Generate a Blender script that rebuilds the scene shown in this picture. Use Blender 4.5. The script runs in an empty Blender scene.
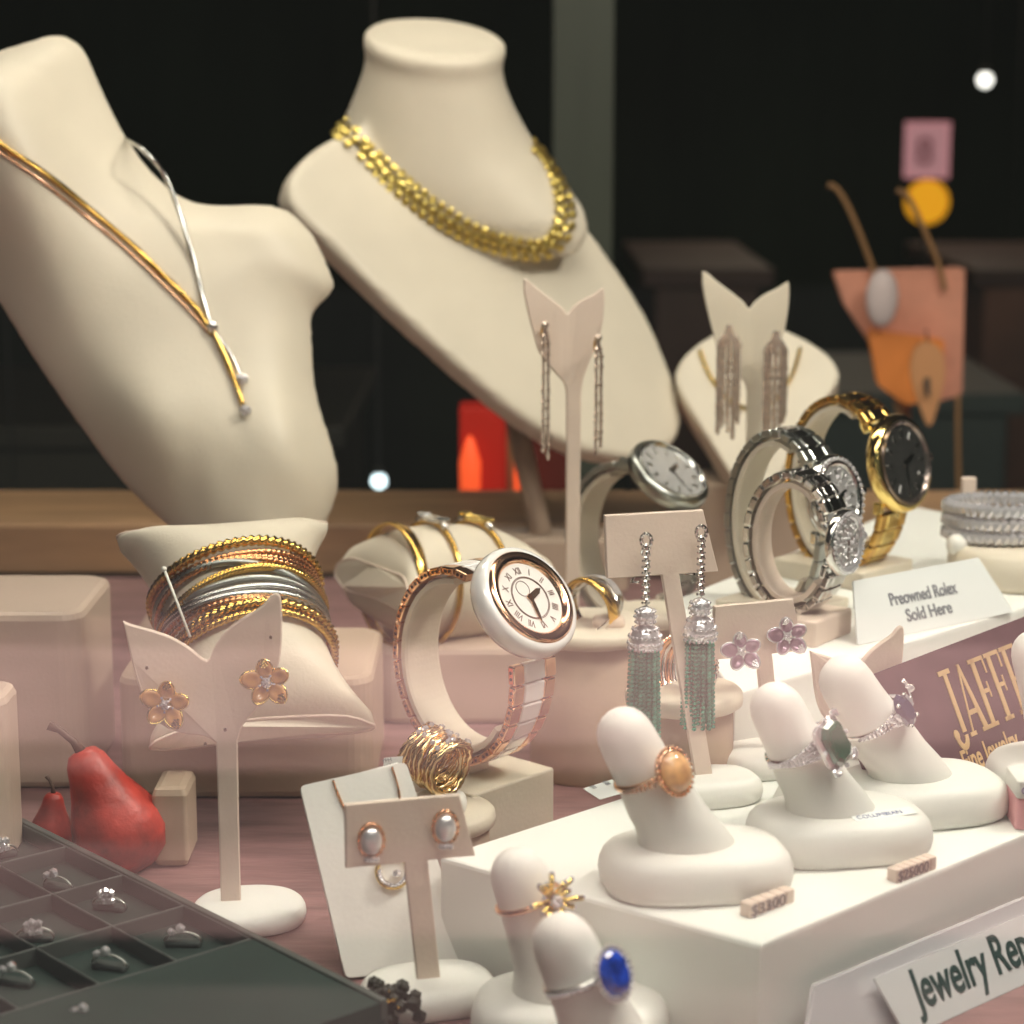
import bpy, math, random
from mathutils import Vector, Matrix, Quaternion
from mathutils.bvhtree import BVHTree
V = Vector
PI = math.pi
U = 0.01            # the scene is written in centimetres
C = bpy.context.scene.collection
S = bpy.context.scene
random.seed(7)

# ------------------------------------------------------------------ camera
F, PITCH, CAMZ = 2200.0, math.radians(11), 23.0
CAM = V((0, 0, CAMZ))
fwd = V((0, math.cos(PITCH), -math.sin(PITCH)))
upv = V((0, math.sin(PITCH), math.cos(PITCH)))
def ray(px, py): return (fwd + V((1, 0, 0))*((px-512)/F) + upv*((512-py)/F))
def G(px, py, z=0.0):                       # point of a horizontal surface seen at a pixel
    d = ray(px, py); return CAM + d*((z-CAMZ)/d.z)
def Y(px, py, y):                           # point at distance y
    d = ray(px, py); return CAM + d*(y/d.y)
def onplane(px, py, P, n):
    d = ray(px, py); return CAM + d*((P-CAM).dot(n)/d.dot(n))
cam = bpy.data.cameras.new('camera'); co = bpy.data.objects.new('camera', cam); C.objects.link(co)
co.location = CAM*U; co.rotation_euler = (PI/2-PITCH, 0, 0)
cam.sensor_width = 36; cam.lens = F/1024*36; cam.clip_start = 0.01; cam.clip_end = 100
cam.dof.use_dof = True; cam.dof.focus_distance = 0.64; cam.dof.aperture_fstop = 15.0
S.camera = co
S.view_settings.view_transform = 'Standard'; S.view_settings.look = 'None'
S.view_settings.gamma = 1; S.view_settings.exposure = 0

# ------------------------------------------------------------------ materials
MT = {}
def mat(name, col, rough=.5, metal=0., bump=0., bscale=60, var=0., vscale=20, coat=0., emit=None, es=0., trans=0., sheen=0., spec=None, stretch=None, ior=None):
    if name in MT: return MT[name]
    m = bpy.data.materials.new(name); m.use_nodes = True; nt = m.node_tree
    p = nt.nodes['Principled BSDF']
    p.inputs['Base Color'].default_value = (*col, 1); p.inputs['Roughness'].default_value = rough
    p.inputs['Metallic'].default_value = metal; p.inputs['Coat Weight'].default_value = coat
    p.inputs['Transmission Weight'].default_value = trans
    p.inputs['Sheen Weight'].default_value = sheen
    if spec is not None: p.inputs['Specular IOR Level'].default_value = spec
    if ior: p.inputs['IOR'].default_value = ior
    if emit: p.inputs['Emission Color'].default_value = (*emit, 1); p.inputs['Emission Strength'].default_value = es
    if bump or var:
        tc = nt.nodes.new('ShaderNodeTexCoord'); mp = nt.nodes.new('ShaderNodeMapping')
        nt.links.new(tc.outputs['Object'], mp.inputs[0])
        if stretch: mp.inputs['Scale'].default_value = stretch
    if bump:
        n = nt.nodes.new('ShaderNodeTexNoise'); n.inputs['Scale'].default_value = bscale/U*.01*10; n.inputs['Detail'].default_value = 3
        b = nt.nodes.new('ShaderNodeBump'); b.inputs['Strength'].default_value = bump; b.inputs['Distance'].default_value = .0004
        nt.links.new(mp.outputs[0], n.inputs[0]); nt.links.new(n.outputs[0], b.inputs['Height']); nt.links.new(b.outputs[0], p.inputs['Normal'])
    if var:
        n = nt.nodes.new('ShaderNodeTexNoise'); n.inputs['Scale'].default_value = vscale; n.inputs['Detail'].default_value = 4
        r = nt.nodes.new('ShaderNodeValToRGB')
        r.color_ramp.elements[0].position = .3; r.color_ramp.elements[1].position = .7
        r.color_ramp.elements[0].color = (*[c*(1-var) for c in col], 1); r.color_ramp.elements[1].color = (*[min(1, c*(1+var)) for c in col], 1)
        nt.links.new(mp.outputs[0], n.inputs[0]); nt.links.new(n.outputs[0], r.inputs[0]); nt.links.new(r.outputs[0], p.inputs['Base Color'])
    MT[name] = m; return m
leather = mat('cream_leatherette', (.69, .62, .50), .48, bump=.25, bscale=90, var=.05, vscale=30)
leath2 = mat('pink_cream_leatherette', (.70, .575, .48), .5, bump=.2, bscale=90, var=.04, vscale=30)
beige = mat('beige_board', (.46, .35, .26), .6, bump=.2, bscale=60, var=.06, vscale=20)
white = mat('white_board', (.84, .85, .80), .42, bump=.1, bscale=60, var=.03, vscale=15)
ringw = mat('white_velvet_plastic', (.80, .78, .73), .5, bump=.15, bscale=80, var=.03, vscale=40)
gold = mat('yellow_gold', (.74, .46, .12), .22, 1, bump=.05, bscale=40)
roseg = mat('aged_rose_gold', (.72, .36, .17), .24, 1)
goldp = mat('polished_gold', (.95, .72, .25), .12, 1)
rose = mat('rose_gold', (.88, .53, .33), .16, 1)
steel = mat('steel', (.62, .62, .60), .18, 1)
steeld = mat('brushed_steel', (.42, .43, .40), .28, 1)
silver = mat('silver', (.80, .78, .75), .15, 1)
diam = mat('diamond', (.92, .90, .92), .06, .68)
pinkst = mat('pale_stone', (.80, .66, .68), .1, .5)
ceram = mat('white_ceramic', (.88, .86, .84), .12, coat=1)
dialw = mat('white_dial', (.86, .82, .78), .35)
dialb = mat('black_dial', (.03, .03, .028), .15, coat=.8)
ink = mat('dark_ink', (.02, .05, .045), .6)
inkg = mat('grey_ink', (.22, .23, .25), .6)
inkr = mat('brown_ink', (.16, .07, .05), .4)
paper = mat('paper', (.82, .84, .82), .6, var=.03, vscale=20)
opal = mat('opal', (.85, .40, .17), .08, coat=1, var=.45, vscale=220)
emer = mat('emerald', (.006, .10, .055), .05, coat=1, spec=.9)
sapp = mat('blue_sapphire', (.01, .05, .42), .04, coat=1, spec=.9, var=.5, vscale=400)
darkst = mat('dark_stone', (.08, .07, .12), .06, coat=1, spec=.9)
beadg = mat('green_bead', (.06, .26, .18), .12, coat=.7, var=.35, vscale=300)
amber = mat('amber_enamel', (.52, .25, .07), .15, coat=1, var=.15, vscale=200)
purple = mat('mauve_stone', (.42, .28, .36), .1, .5, coat=.6)
clearp = mat('clear_nylon', (.9, .9, .9), .1, trans=.9)

# ------------------------------------------------------------------ mesh builder
class B:
    def __init__(s): s.v = []; s.f = []; s.s = []
    def add(s, vs, fs, M=None, smooth=True):
        o = len(s.v)
        s.v += [(M @ V(p)) if M else V(p) for p in vs]
        s.f += [[i+o for i in f] for f in fs]; s.s += [smooth]*len(fs)
        return s
def obj(name, b, m, parent=None, inv=None):
    me = bpy.data.meshes.new(name)
    vs = [(inv @ p if inv else p)*U for p in b.v]
    me.from_pydata([tuple(p) for p in vs], [], b.f); me.polygons.foreach_set('use_smooth', b.s)
    me.materials.append(m); me.validate(); me.update()
    o = bpy.data.objects.new(name, me); C.objects.link(o)
    if parent: o.parent = parent
    return o
def tag(o, label, cat, group=None):
    o['label'] = label; o['category'] = cat
    if group: o['group'] = group
    return o
def struct(name, b, m):
    o = obj(name, b, m); o['kind'] = 'structure'; return o
def thing(name, label, cat, loc, rot=0, group=None):
    o = bpy.data.objects.new(name, None); C.objects.link(o); o.empty_display_size = .01
    o.location = V(loc)*U
    if isinstance(rot, Matrix):
        o.rotation_mode = 'QUATERNION'; o.rotation_quaternion = rot.to_quaternion()
    elif isinstance(rot, tuple): o.rotation_euler = rot
    else: o.rotation_euler = (0, 0, rot)
    return tag(o, label, cat, group)
def invof(o):                                   # world cm -> local cm of a thing
    r = o.rotation_quaternion.to_matrix() if o.rotation_mode == 'QUATERNION' else o.rotation_euler.to_matrix()
    return (Matrix.Translation(o.location/U) @ r.to_4x4()).inverted()
def center_tag(b, name, m, label, cat, group=None):   # single-mesh thing with its origin at its base
    c = sum(b.v, V())/len(b.v); c.z = min(p.z for p in b.v)
    o = obj(name, b, m, None, Matrix.Translation(-c)); o.location = c*U
    return tag(o, label, cat, group)
def dup(root, loc, rot=None, label=None, group=None):
    r = root.copy(); C.objects.link(r); r.location = V(loc)*U
    if rot is not None: r.rotation_euler = rot if isinstance(rot, tuple) else (0, 0, rot)
    if label: r['label'] = label
    if group: r['group'] = group
    for ch in list(root.children):
        c = ch.copy(); C.objects.link(c); c.parent = r
        for g in list(ch.children):
            d = g.copy(); C.objects.link(d); d.parent = c
    return r
def loft(b, rings, c0=True, c1=True, closed=True, M=None, smooth=True):
    n = len(rings[0]); vs = [p for r in rings for p in r]; fs = []
    for i in range(len(rings)-1):
        for j in range(n if closed else n-1):
            k = (j+1) % n
            fs.append([i*n+j, i*n+k, (i+1)*n+k, (i+1)*n+j])
    b.add(vs, fs, M, smooth)
    o = len(b.v)-len(vs)
    if c0: b.f.append([o+j for j in range(n)][::-1]); b.s.append(smooth and False)
    if c1: b.f.append([o+(len(rings)-1)*n+j for j in range(n)]); b.s.append(False)
    return b
def frames(pts, closed):
    n = len(pts); T = []
    for i in range(n):
        a = pts[(i-1) % n] if closed or i > 0 else pts[i]; c = pts[(i+1) % n] if closed or i < n-1 else pts[i]
        t = (c-a); T.append(t.normalized() if t.length > 1e-9 else V((0, 0, 1)))
    ref = V((0, 0, 1)) if abs(T[0].z) < .9 else V((1, 0, 0))
    N = [(ref-T[0]*ref.dot(T[0])).normalized()]
    for i in range(1, n):
        q = T[i-1].rotation_difference(T[i]); v = q @ N[-1]; N.append((v-T[i]*v.dot(T[i])).normalized())
    return T, N
def tube(b, pts, r, n=8, closed=False, lobes=0, twist=0., M=None, depth=.28):
    pts = [V(p) for p in pts]; T, N = frames(pts, closed); rings = []; L = 0
    for i, p in enumerate(pts):
        if i: L += (pts[i]-pts[i-1]).length
        R = r[i] if isinstance(r, (list, tuple)) else r
        bn = T[i].cross(N[i]); rg = []
        for k in range(n):
            a = 2*PI*k/n; rr = R*(1+depth*math.cos(lobes*(a+L*twist))) if lobes else R
            rg.append(p+(N[i]*math.cos(a)+bn*math.sin(a))*rr)
        rings.append(rg)
    if closed: rings.append(rings[0]); loft(b, rings, False, False, M=M)
    else: loft(b, rings, M=M)
    return b
def spline(pts, n=6, closed=False):
    pts = [V(p) for p in pts]; out = []; m = len(pts)
    for i in range(m if closed else m-1):
        g = lambda k: pts[k % m] if closed else pts[max(0, min(m-1, k))]
        a, b_, c, d = g(i-1), g(i), g(i+1), g(i+2)
        for k in range(n):
            t = k/n
            out.append(.5*((2*b_)+(c-a)*t+(2*a-5*b_+4*c-d)*t*t+(3*b_-a-3*c+d)*t**3))
    if not closed: out.append(pts[-1])
    return out
def sweepy(b, path, sec, closed=False, M=None, smooth=False, wscale=None):
    """path in the XZ plane; section (u along Y, v along the outward in-plane normal)"""
    n = len(path); rings = []
    for i, p in enumerate(path):
        a = path[(i-1) % n] if closed or i else path[i]; c = path[(i+1) % n] if closed or i < n-1 else path[i]
        t = (V(c)-V(a)).normalized(); nn = V((t.z, 0, -t.x)); w = wscale[i] if wscale else 1
        rings.append([V(p)+V((0, u*w, 0))+nn*v for u, v in sec])
    if closed: rings.append(rings[0])
    return loft(b, rings, not closed, not closed, M=M, smooth=smooth)
def ell(cx, cz, rx, rz, a0, a1, n): return [V((cx+rx*math.cos(a0+(a1-a0)*i/n), 0, cz+rz*math.sin(a0+(a1-a0)*i/n))) for i in range(n+1)]
def rrect(w, d, r, k=5):
    o = []
    for cx, cy, a0 in ((w/2-r, d/2-r, 0), (-w/2+r, d/2-r, PI/2), (-w/2+r, -d/2+r, PI), (w/2-r, -d/2+r, 1.5*PI)):
        for i in range(k+1):
            a = a0+PI/2*i/k; o.append((cx+r*math.cos(a), cy+r*math.sin(a)))
    return o
def rbox(b, c, size, r=.15, e=.06, M=None, k=4, smooth=False):
    w, d, h = size; x, y, z = c; rings = []
    for zz, ins in ((0, e), (e*.3, e*.3), (e, 0), (h-e, 0), (h-e*.3, e*.3), (h, e)):
        rings.append([V((x+p[0], y+p[1], z+zz)) for p in rrect(w-2*ins, d-2*ins, max(.01, r-ins*.5), k)])
    loft(b, rings, M=M, smooth=smooth); return b
def box(b, x0, y0, z0, x1, y1, z1, M=None):
    vs = [(x, y, z) for z in (z0, z1) for y in (y0, y1) for x in (x0, x1)]
    return b.add(vs, [[0, 2, 3, 1], [4, 5, 7, 6], [0, 1, 5, 4], [1, 3, 7, 5], [3, 2, 6, 7], [2, 0, 4, 6]], M, False)
def pebble(b, a, d, h, c=(0, 0, 0), n=56, p=3.0, M=None):
    rings = []
    for s, z in ((.90, 0), (.95, .06), (.98, .16), (1., .36), (.99, .55), (.955, .74), (.90, .87), (.82, .95), (.70, .99), (.45, 1.01), (.2, 1.015)):
        rg = []
        for i in range(n):
            t = 2*PI*i/n; cx, sy = math.cos(t), math.sin(t)
            rg.append(V((c[0]+a*s*math.copysign(abs(cx)**(2/p), cx), c[1]+d*s*math.copysign(abs(sy)**(2/p), sy), c[2]+h*z)))
        rings.append(rg)
    loft(b, rings, M=M); b.s[-1] = True; return b
def lathe(b, prof, n=40, M=None, smooth=True, caps=True):
    rings = [[V((r*math.cos(2*PI*i/n), r*math.sin(2*PI*i/n), z)) for i in range(n)] for r, z in prof]
    return loft(b, rings, caps, caps, M=M, smooth=smooth)
def prism(b, out, t, M=None, bev=.04, fold=None):
    """outline (x,z) -> plate of thickness t in y, front at -t/2; fold: y offset by function"""
    n = len(out); P = [V((x, 0, z)) for x, z in out]
    area = sum(P[i].x*P[(i+1) % n].z-P[(i+1) % n].x*P[i].z for i in range(n))
    if area < 0: P.reverse()
    ins = []
    for i in range(n):
        d1 = (P[i]-P[i-1]); d2 = (P[(i+1) % n]-P[i])
        d1 = d1.normalized() if d1.length > 1e-6 else d2.normalized(); d2 = d2.normalized() if d2.length > 1e-6 else d1
        nn = V((-(d1.z+d2.z), 0, d1.x+d2.x)); nn = nn.normalized() if nn.length > 1e-6 else V((-d1.z, 0, d1.x))
        ins.append(nn*bev)
    fy = fold or (lambda x, z: 0)
    off = lambda p, y: V((p.x, y+fy(p.x, p.z), p.z))
    rings = [[off(p+q, -t/2) for p, q in zip(P, ins)], [off(p, -t/2+bev) for p in P], [off(p, t/2-bev) for p in P], [off(p+q, t/2) for p, q in zip(P, ins)]]
    return loft(b, rings, M=M, smooth=False)
ICO = None
def ico():
    global ICO
    if ICO is None:
        import bmesh
        bm = bmesh.new(); bmesh.ops.create_icosphere(bm, subdivisions=1, radius=1); bm.verts.ensure_lookup_table()
        ICO = ([v.co.copy() for v in bm.verts], [[v.index for v in f.verts] for f in bm.faces]); bm.free()
    return ICO
def bead(b, p, r, sc=(1, 1, 1), smooth=False):
    vs, fs = ico(); p = V(p)
    return b.add([V((v.x*sc[0]*r, v.y*sc[1]*r, v.z*sc[2]*r))+p for v in vs], fs, None, smooth)
def ball(b, p, r, n=16, sc=(1, 1, 1), M=None):
    prof = [(max(.001, math.sin(PI*i/n)*r), -math.cos(PI*i/n)*r) for i in range(n+1)]
    T = Matrix.Translation(V(p)) @ Matrix.Diagonal((*sc, 1))
    return lathe(b, prof, n*2, (M @ T) if M else T)
def gem(b, M, rx, ry, h, n=8):
    """faceted stone, table up the local z"""
    rings = []
    for s, z in ((.25, -h*.9), (1, 0), (1, h*.12), (.86, h*.42), (.60, h*.6)):
        rings.append([V((rx*s*math.cos(2*PI*(i+.5)/n), ry*s*math.sin(2*PI*(i+.5)/n), z)) for i in range(n)])
    return loft(b, rings, M=M, smooth=False)
def basis(x, z, loc=(0, 0, 0)):
    """matrix whose z axis is z and whose x axis is near x"""
    z = V(z).normalized(); x = V(x); x = (x-z*x.dot(z)).normalized(); y = z.cross(x)
    m = Matrix((x, y, z)).transposed().to_4x4(); return Matrix.Translation(V(loc)) @ m
def text(s, size, M, extrude=.01, xs=1., bold=0., shear=0):
    cu = bpy.data.curves.new('t', 'FONT'); cu.body = s; cu.size = size; cu.extrude = extrude; cu.offset = bold; cu.shear = shear
    o = bpy.data.objects.new('t', cu); C.objects.link(o); bpy.context.view_layer.update()
    me = bpy.data.meshes.new_from_object(o.evaluated_get(bpy.context.evaluated_depsgraph_get()))
    b = B(); b.add([V((v.co.x*xs, v.co.y, v.co.z)) for v in me.vertices], [list(p.vertices) for p in me.polygons], M, False)
    bpy.data.objects.remove(o); bpy.data.curves.remove(cu); bpy.data.meshes.remove(me); return b
def drape(px, py, bv, off=0.):
    d = ray(px, py).normalized(); best = None
    for t in bv:
        h = t.ray_cast(CAM, d)
        if h[0] is not None and (best is None or h[3] < best[3]): best = h
    if best is None: return None
    n = best[1] if best[1].dot(d) < 0 else -best[1]
    return best[0]+n*off, n
def bvh(b): return BVHTree.FromPolygons([tuple(p) for p in b.v], b.f)

# ------------------------------------------------------------------ setting
floorm = mat('display_floor', (.25, .135, .13), .45, bump=.4, bscale=6, var=.3, vscale=14, stretch=(2, 9, 1))
b = B(); box(b, -60, 29, -3, 60, 102, 0); struct('floor', b, floorm)
woodm = mat('ledge_wood', (.42, .25, .13), .5, var=.2, vscale=12, stretch=(1, 6, 6))
b = B(); rbox(b, (0, 107, 0), (120, 9, 2.5), .3, .2); struct('trim_1', b, woodm)
darkm = mat('dark_green_wall', (.014, .022, .011), .8, var=.8, vscale=1.6, stretch=(2.5, 1, .5))
b = B(); box(b, -260, 420, -90, 260, 424, 140); struct('wall_back', b, darkm)
b = B(); box(b, -262, 29, -90, -258, 420, 140); struct('wall_left', b, darkm)
b = B(); box(b, 258, 29, -90, 262, 420, 140); struct('wall_right', b, darkm)
ceilm = mat('dark_ceiling', (.05, .045, .04), .8)
b = B(); box(b, -262, 24, 62, 262, 424, 66); struct('ceiling', b, ceilm)
b = B(); box(b, -262, 102, -92, 262, 424, -90); struct('floor', b, mat('shop_floor', (.05, .04, .03), .5))
mull = mat('grey_green_post', (.07, .08, .055), .5, var=.15, vscale=4, stretch=(8, 8, 1))
p0, p1 = Y(553, 100, 150), Y(612, 100, 150)
b = B(); box(b, p0.x, 148, -90, p1.x, 153, 62); struct('trim_2', b, mull)
# window pane: a thin sheet with the strength of a real double reflection
gm = bpy.data.materials.new('window_glass'); gm.use_nodes = True; nt = gm.node_tree; nt.nodes.clear()
out = nt.nodes.new('ShaderNodeOutputMaterial'); mx = nt.nodes.new('ShaderNodeMixShader'); tr = nt.nodes.new('ShaderNodeBsdfTransparent'); gl = nt.nodes.new('ShaderNodeBsdfGlossy')
tr.inputs[0].default_value = (.97, .985, .965, 1); gl.inputs['Roughness'].default_value = 0.0
fr = nt.nodes.new('ShaderNodeFresnel'); fr.inputs[0].default_value = 1.5
mt2 = nt.nodes.new('ShaderNodeMath'); mt2.operation = 'MULTIPLY'; mt2.inputs[1].default_value = 2.2
nt.links.new(fr.outputs[0], mt2.inputs[0]); nt.links.new(mt2.outputs[0], mx.inputs[0]); nt.links.new(tr.outputs[0], mx.inputs[1]); nt.links.new(gl.outputs[0], mx.inputs[2]); nt.links.new(mx.outputs[0], out.inputs[0])
b = B(); b.add([(-258, 26, -8), (258, 26, -8), (258, 26, 62), (-258, 26, 62)], [[0, 1, 2, 3]]); struct('window_1', b, gm)
fac = mat('facade', (.03, .03, .03), .7)
b = B(); box(b, -262, 24, -90, 262, 29, -8); struct('wall_front', b, fac)
b = B(); box(b, -262, 22, 62, 262, 26, 120); struct('trim_3', b, fac)
# the street in front of the shop: paving toned in bands to shape the reflected haze, road, the dark side across
pave = mat('bright_haze_paving', (.62, .40, .38), .7, var=.25, vscale=3)
paveD = mat('dark_haze_gap_paving', (.03, .028, .028), .7, var=.3, vscale=5)
road = mat('asphalt', (.005, .007, .005), .8, var=.2, vscale=5)
def strip(name, y0, y1, m, z=-90, x0=-700, x1=700):
    b = B(); box(b, x0, y0, z-4, x1, y1, z); return struct(name, b, m)
paveM = mat('mid_haze_paving', (.30, .19, .18), .7, var=.3, vscale=3)
paveL = mat('dim_haze_paving', (.12, .09, .085), .7, var=.3, vscale=4)
EDGES = [(29, -196, paveM), (-196, -212, paveL), (-212, -229, paveD), (-229, -266, paveM), (-266, -284, paveL), (-284, -302, paveD), (-302, -318, paveM), (-318, -385, pave), (-385, -412, paveM), (-412, -446, paveL), (-446, -520, paveD), (-520, -1200, road)]  # unseen strips, light and dark tones chosen for haze bands in the pane
for i, (a, c, m) in enumerate(EDGES): strip('street_paving', c, a, m)
b = B(); box(b, -900, -1210, -90, 900, -1200, 700); struct('building_across', b, mat('dark_hedge', (.004, .007, .004), .9, var=.3, vscale=1))

# ------------------------------------------------------------------ busts
def px_plate(name, pts, P, n, thick, m, parent, inv):
    out = [onplane(x, y, P, n) for x, y in pts]
    M = basis(V((1, 0, 0)), n, P); Mi = M.inverted(); q = [Mi @ p for p in out]
    b = B(); b2 = [(p.x, p.y) for p in spline([V((p.x, p.y, 0)) for p in q], 4, True)]
    # prism front is -y ; map x->x, z->y, -y->z
    R = Matrix(((1, 0, 0, 0), (0, 0, 1, 0), (0, -1, 0, -thick/2), (0, 0, 0, 1)))
    prism(b, b2, thick, M @ R, bev=.12)
    return b
def melt(name, bs, m, parent, inv, vox=.17, it=22):
    b = B()
    for q_ in bs: b.add(q_.v, q_.f)
    o = obj(name, b, m, parent, inv)
    r = o.modifiers.new('r', 'REMESH'); r.mode = 'VOXEL'; r.voxel_size = vox*U; r.use_smooth_shade = True
    k = o.modifiers.new('s', 'SMOOTH'); k.factor = .5; k.iterations = it
    bpy.context.view_layer.update(); dg = bpy.context.evaluated_depsgraph_get()
    me = bpy.data.meshes.new_from_object(o.evaluated_get(dg)); o.modifiers.clear(); o.data = me
    if not me.materials: me.materials.append(m)
    for p_ in me.polygons: p_.use_smooth = True
    fw = inv.inverted(); return o, BVHTree.FromPolygons([tuple(fw @ (v.co/U)) for v in me.vertices], [list(p_.vertices) for p_ in me.polygons])
# left torso bust
n = V((.12, -.93, .33)).normalized(); P = Y(180, 330, 84)
LP = [(62, 33), (84, 47), (104, 92), (128, 138), (152, 170), (182, 196), (215, 204), (262, 203), (290, 210), (315, 235), (330, 268), (336, 288), (326, 300), (314, 312), (313, 340), (318, 395), (332, 440), (340, 478), (334, 510), (318, 540), (296, 572), (262, 588), (215, 570), (168, 527), (124, 485), (80, 428), (32, 358), (0, 306), (-30, 262), (-70, 250), (-125, 245), (-150, 215), (-140, 175), (-105, 150), (-80, 110), (-62, 80), (-30, 62), (0, 49), (30, 40), (52, 33)]
L3 = [onplane(x, y, P, n) for x, y in LP]
M = basis(V((1, 0, 0)), n, P); Mi = M.inverted()
q = spline([Mi @ p for p in L3], 4, True)
def gss(p, c, sx, sy, ang=0):
    d = p-c; ca, sa = math.cos(ang), math.sin(ang); u = d.x*ca+d.y*sa; w = -d.x*sa+d.y*ca
    return math.exp(-(u/sx)**2-(w/sy)**2)
loc = lambda x, y: V((Mi @ onplane(x, y, P, n)).xy.to_3d())
cn = loc(10, 150); cb1 = loc(150, 440); cb2 = loc(288, 440); cl = loc(190, 500); csh = loc(250, 235)
rings = []
NR = 22
def sdf(c):
    m_ = 1e9
    for i in range(len(q)):
        a, e_ = q[i], q[(i+1) % len(q)]; ab = V((e_.x-a.x, e_.y-a.y, 0)); ap = V((c.x-a.x, c.y-a.y, 0))
        u_ = max(0, min(1, ap.dot(ab)/max(1e-9, ab.dot(ab)))); m_ = min(m_, (ap-ab*u_).length)
    return m_
for k in range(NR):
    t = k/(NR-1); s = 1-t*.985
    rg = []
    for p in q:
        c = V((p.x*s, p.y*s, 0)); dd_ = sdf(c); dome = 2.2*(1-math.exp(-dd_/1.3)); e = 1-math.exp(-(dd_/1.4)**2)
        h = dome+e*(2.3*gss(c, cn, 2.1, 5.5, .35)+.9*gss(c, cb1, 2.3, 2.4)+.9*gss(c, cb2, 1.5, 2.2)-.25*gss(c, cl, .5, 2)+.35*gss(c, csh, 3, .7, -.1))
        rg.append(V((c.x, c.y, h)))
    rings.append(rg)
back = [[V((p.x*.985, p.y*.985, -.5)) for p in q], [V((p.x*.6, p.y*.6, -.3)) for p in q]]
lb = B(); loft(lb, [back[1], back[0]]+rings, True, True, M=M); lb.s[-1] = True
base = Y(215, 575, 86); base.z = 0
bust = thing('necklace_bust', 'cream torso-shaped necklace bust with rounded shoulders at the left edge', 'necklace bust', base)
_, lbt = melt('torso', [lb], leather, bust, invof(bust), .2, 14)
bb = B(); rbox(bb, (base.x, base.y+3.2, 0), (7, 4, 1.2), 1, .2); rbox(bb, (base.x, base.y+3.4, 1.1), (3, 1, 7), .3, .1); obj('foot', bb, beige, bust, invof(bust))
lbv = [lbt]
# centre shield bust
n2 = V((.52, -.72, .46)).normalized(); P2 = Y(470, 290, 98)
CP = [(296, 168), (289, 192), (299, 214), (330, 243), (370, 283), (415, 325), (470, 374), (525, 418), (575, 446), (625, 458), (662, 452), (681, 434), (682, 408), (672, 370), (648, 315), (612, 258), (570, 203), (528, 158), (470, 125), (400, 118), (345, 132), (318, 146)]
cb = px_plate('board', CP, P2, n2, 1.35, leather, None, None)
neck = B(); rings = []
Mn = basis(V((1, 0, -.1)), V((.10, -.36, 1)))
for cx, cy, hw, dr, yf in ((435, 35, 64, .80, 98.2), (435, 39, 70.5, .86, 97.8), (435, 44, 71.5, .88, 97.7), (434, 50, 70, .86, 97.8), (434, 60, 67, .85, 98.0), (434, 80, 71, .86, 98.0), (435, 105, 81, .86, 98.0), (437, 130, 94, .80, 98.0), (441, 153, 108, .70, 98.0), (446, 175, 122, .58, 98.1), (452, 198, 134, .45, 98.3), (456, 220, 134, .32, 98.8), (456, 243, 122, .22, 99.3)):
    R = hw/F*98.5/math.cos(PITCH); c = Y(cx, cy, yf+R*dr)
    rings.append([c+Mn.to_3x3() @ V((R*math.cos(2*PI*i/64), R*dr*math.sin(2*PI*i/64), 0)) for i in range(64)])
loft(neck, list(reversed(rings)), True, True)
base = Y(520, 470, 101); base.z = 0
bust2 = thing('necklace_bust', 'cream shield-shaped necklace bust with a tall flat-topped neck', 'necklace bust', base)
_, cbt = melt('bust_form', [cb, neck], leather, bust2, invof(bust2), .17, 20)
bb = B(); tube(bb, [V((base.x+1, 99.8, 2.5)), V((base.x-.5, 102, 9))], .5, 12); rbox(bb, (base.x+1, 100, 0), (8, 3, 2.6), .5, .2); obj('prop', bb, beige, bust2, invof(bust2))
cbv = [cbt]
# right shield bust
n3 = V((-.1, -.80, .6)).normalized(); P3 = Y(755, 400, 100)
RP = [(676, 372), (690, 350), (722, 330), (760, 322), (795, 334), (825, 352), (838, 370), (836, 384), (818, 410), (795, 450), (770, 490), (748, 500), (728, 470), (700, 425), (680, 392)]
rb = px_plate('board', RP, P3, n3, 2.2, leather, None, None)
base = Y(760, 510, 101); base.z = 0
bust3 = thing('necklace_bust', 'small cream shield bust behind the right tassel earring stand', 'necklace bust', base)
obj('board', rb, leather, bust3, invof(bust3))
bb = B(); rbox(bb, (base.x, base.y+.5, 0), (6, 4, 5), .5, .2); obj('foot', bb, beige, bust3, invof(bust3))
rbv = [bvh(rb)]

# ------------------------------------------------------------------ necklaces
# gold disc collar
path = spline([V((x, y, 0)) for x, y in ((336, 112), (346, 133), (368, 156), (398, 183), (430, 208), (465, 229), (500, 243), (538, 249), (558, 236), (564, 212), (558, 186), (546, 162), (532, 146))], 12)
b = B(); acc = 0; prev = None; idx = 0
def disc(b, c, n, r, h=.09):
    Mx = basis(V((1, .3, .2)), n, c)
    return lathe(b, [(r*.9, -h), (r, -h*.3), (r, h*.5), (r*.72, h), (r*.2, h*.75)], 10, Mx, smooth=False)
surf = []
for p in path:
    h = drape(p.x, p.y, cbv)
    if h: surf.append(h)
for i, (c, nn) in enumerate(surf):
    if i == 0: prev = c; continue
    if (c-prev).length < .42: continue
    j2 = min(len(surf)-1, i+6); j1 = max(0, i-6); t = (surf[j2][0]-surf[j1][0]).normalized(); nn = sum((surf[j][1] for j in range(j1, j2+1)), V()).normalized(); side = nn.cross(t).normalized(); prev = c; idx += 1
    fr_ = i/len(surf)
    for r in (-1, 0, 1):
        cc = c+side*(r*.40)+t*(.19 if r % 2 else 0)+nn*(.16+.04*(1-abs(r)))
        nt_ = (nn+side*(r*.2)+V((random.uniform(-.12, .12) for _ in range(3)))).normalized()
        disc(b, cc, nt_, .20, .08)
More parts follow.
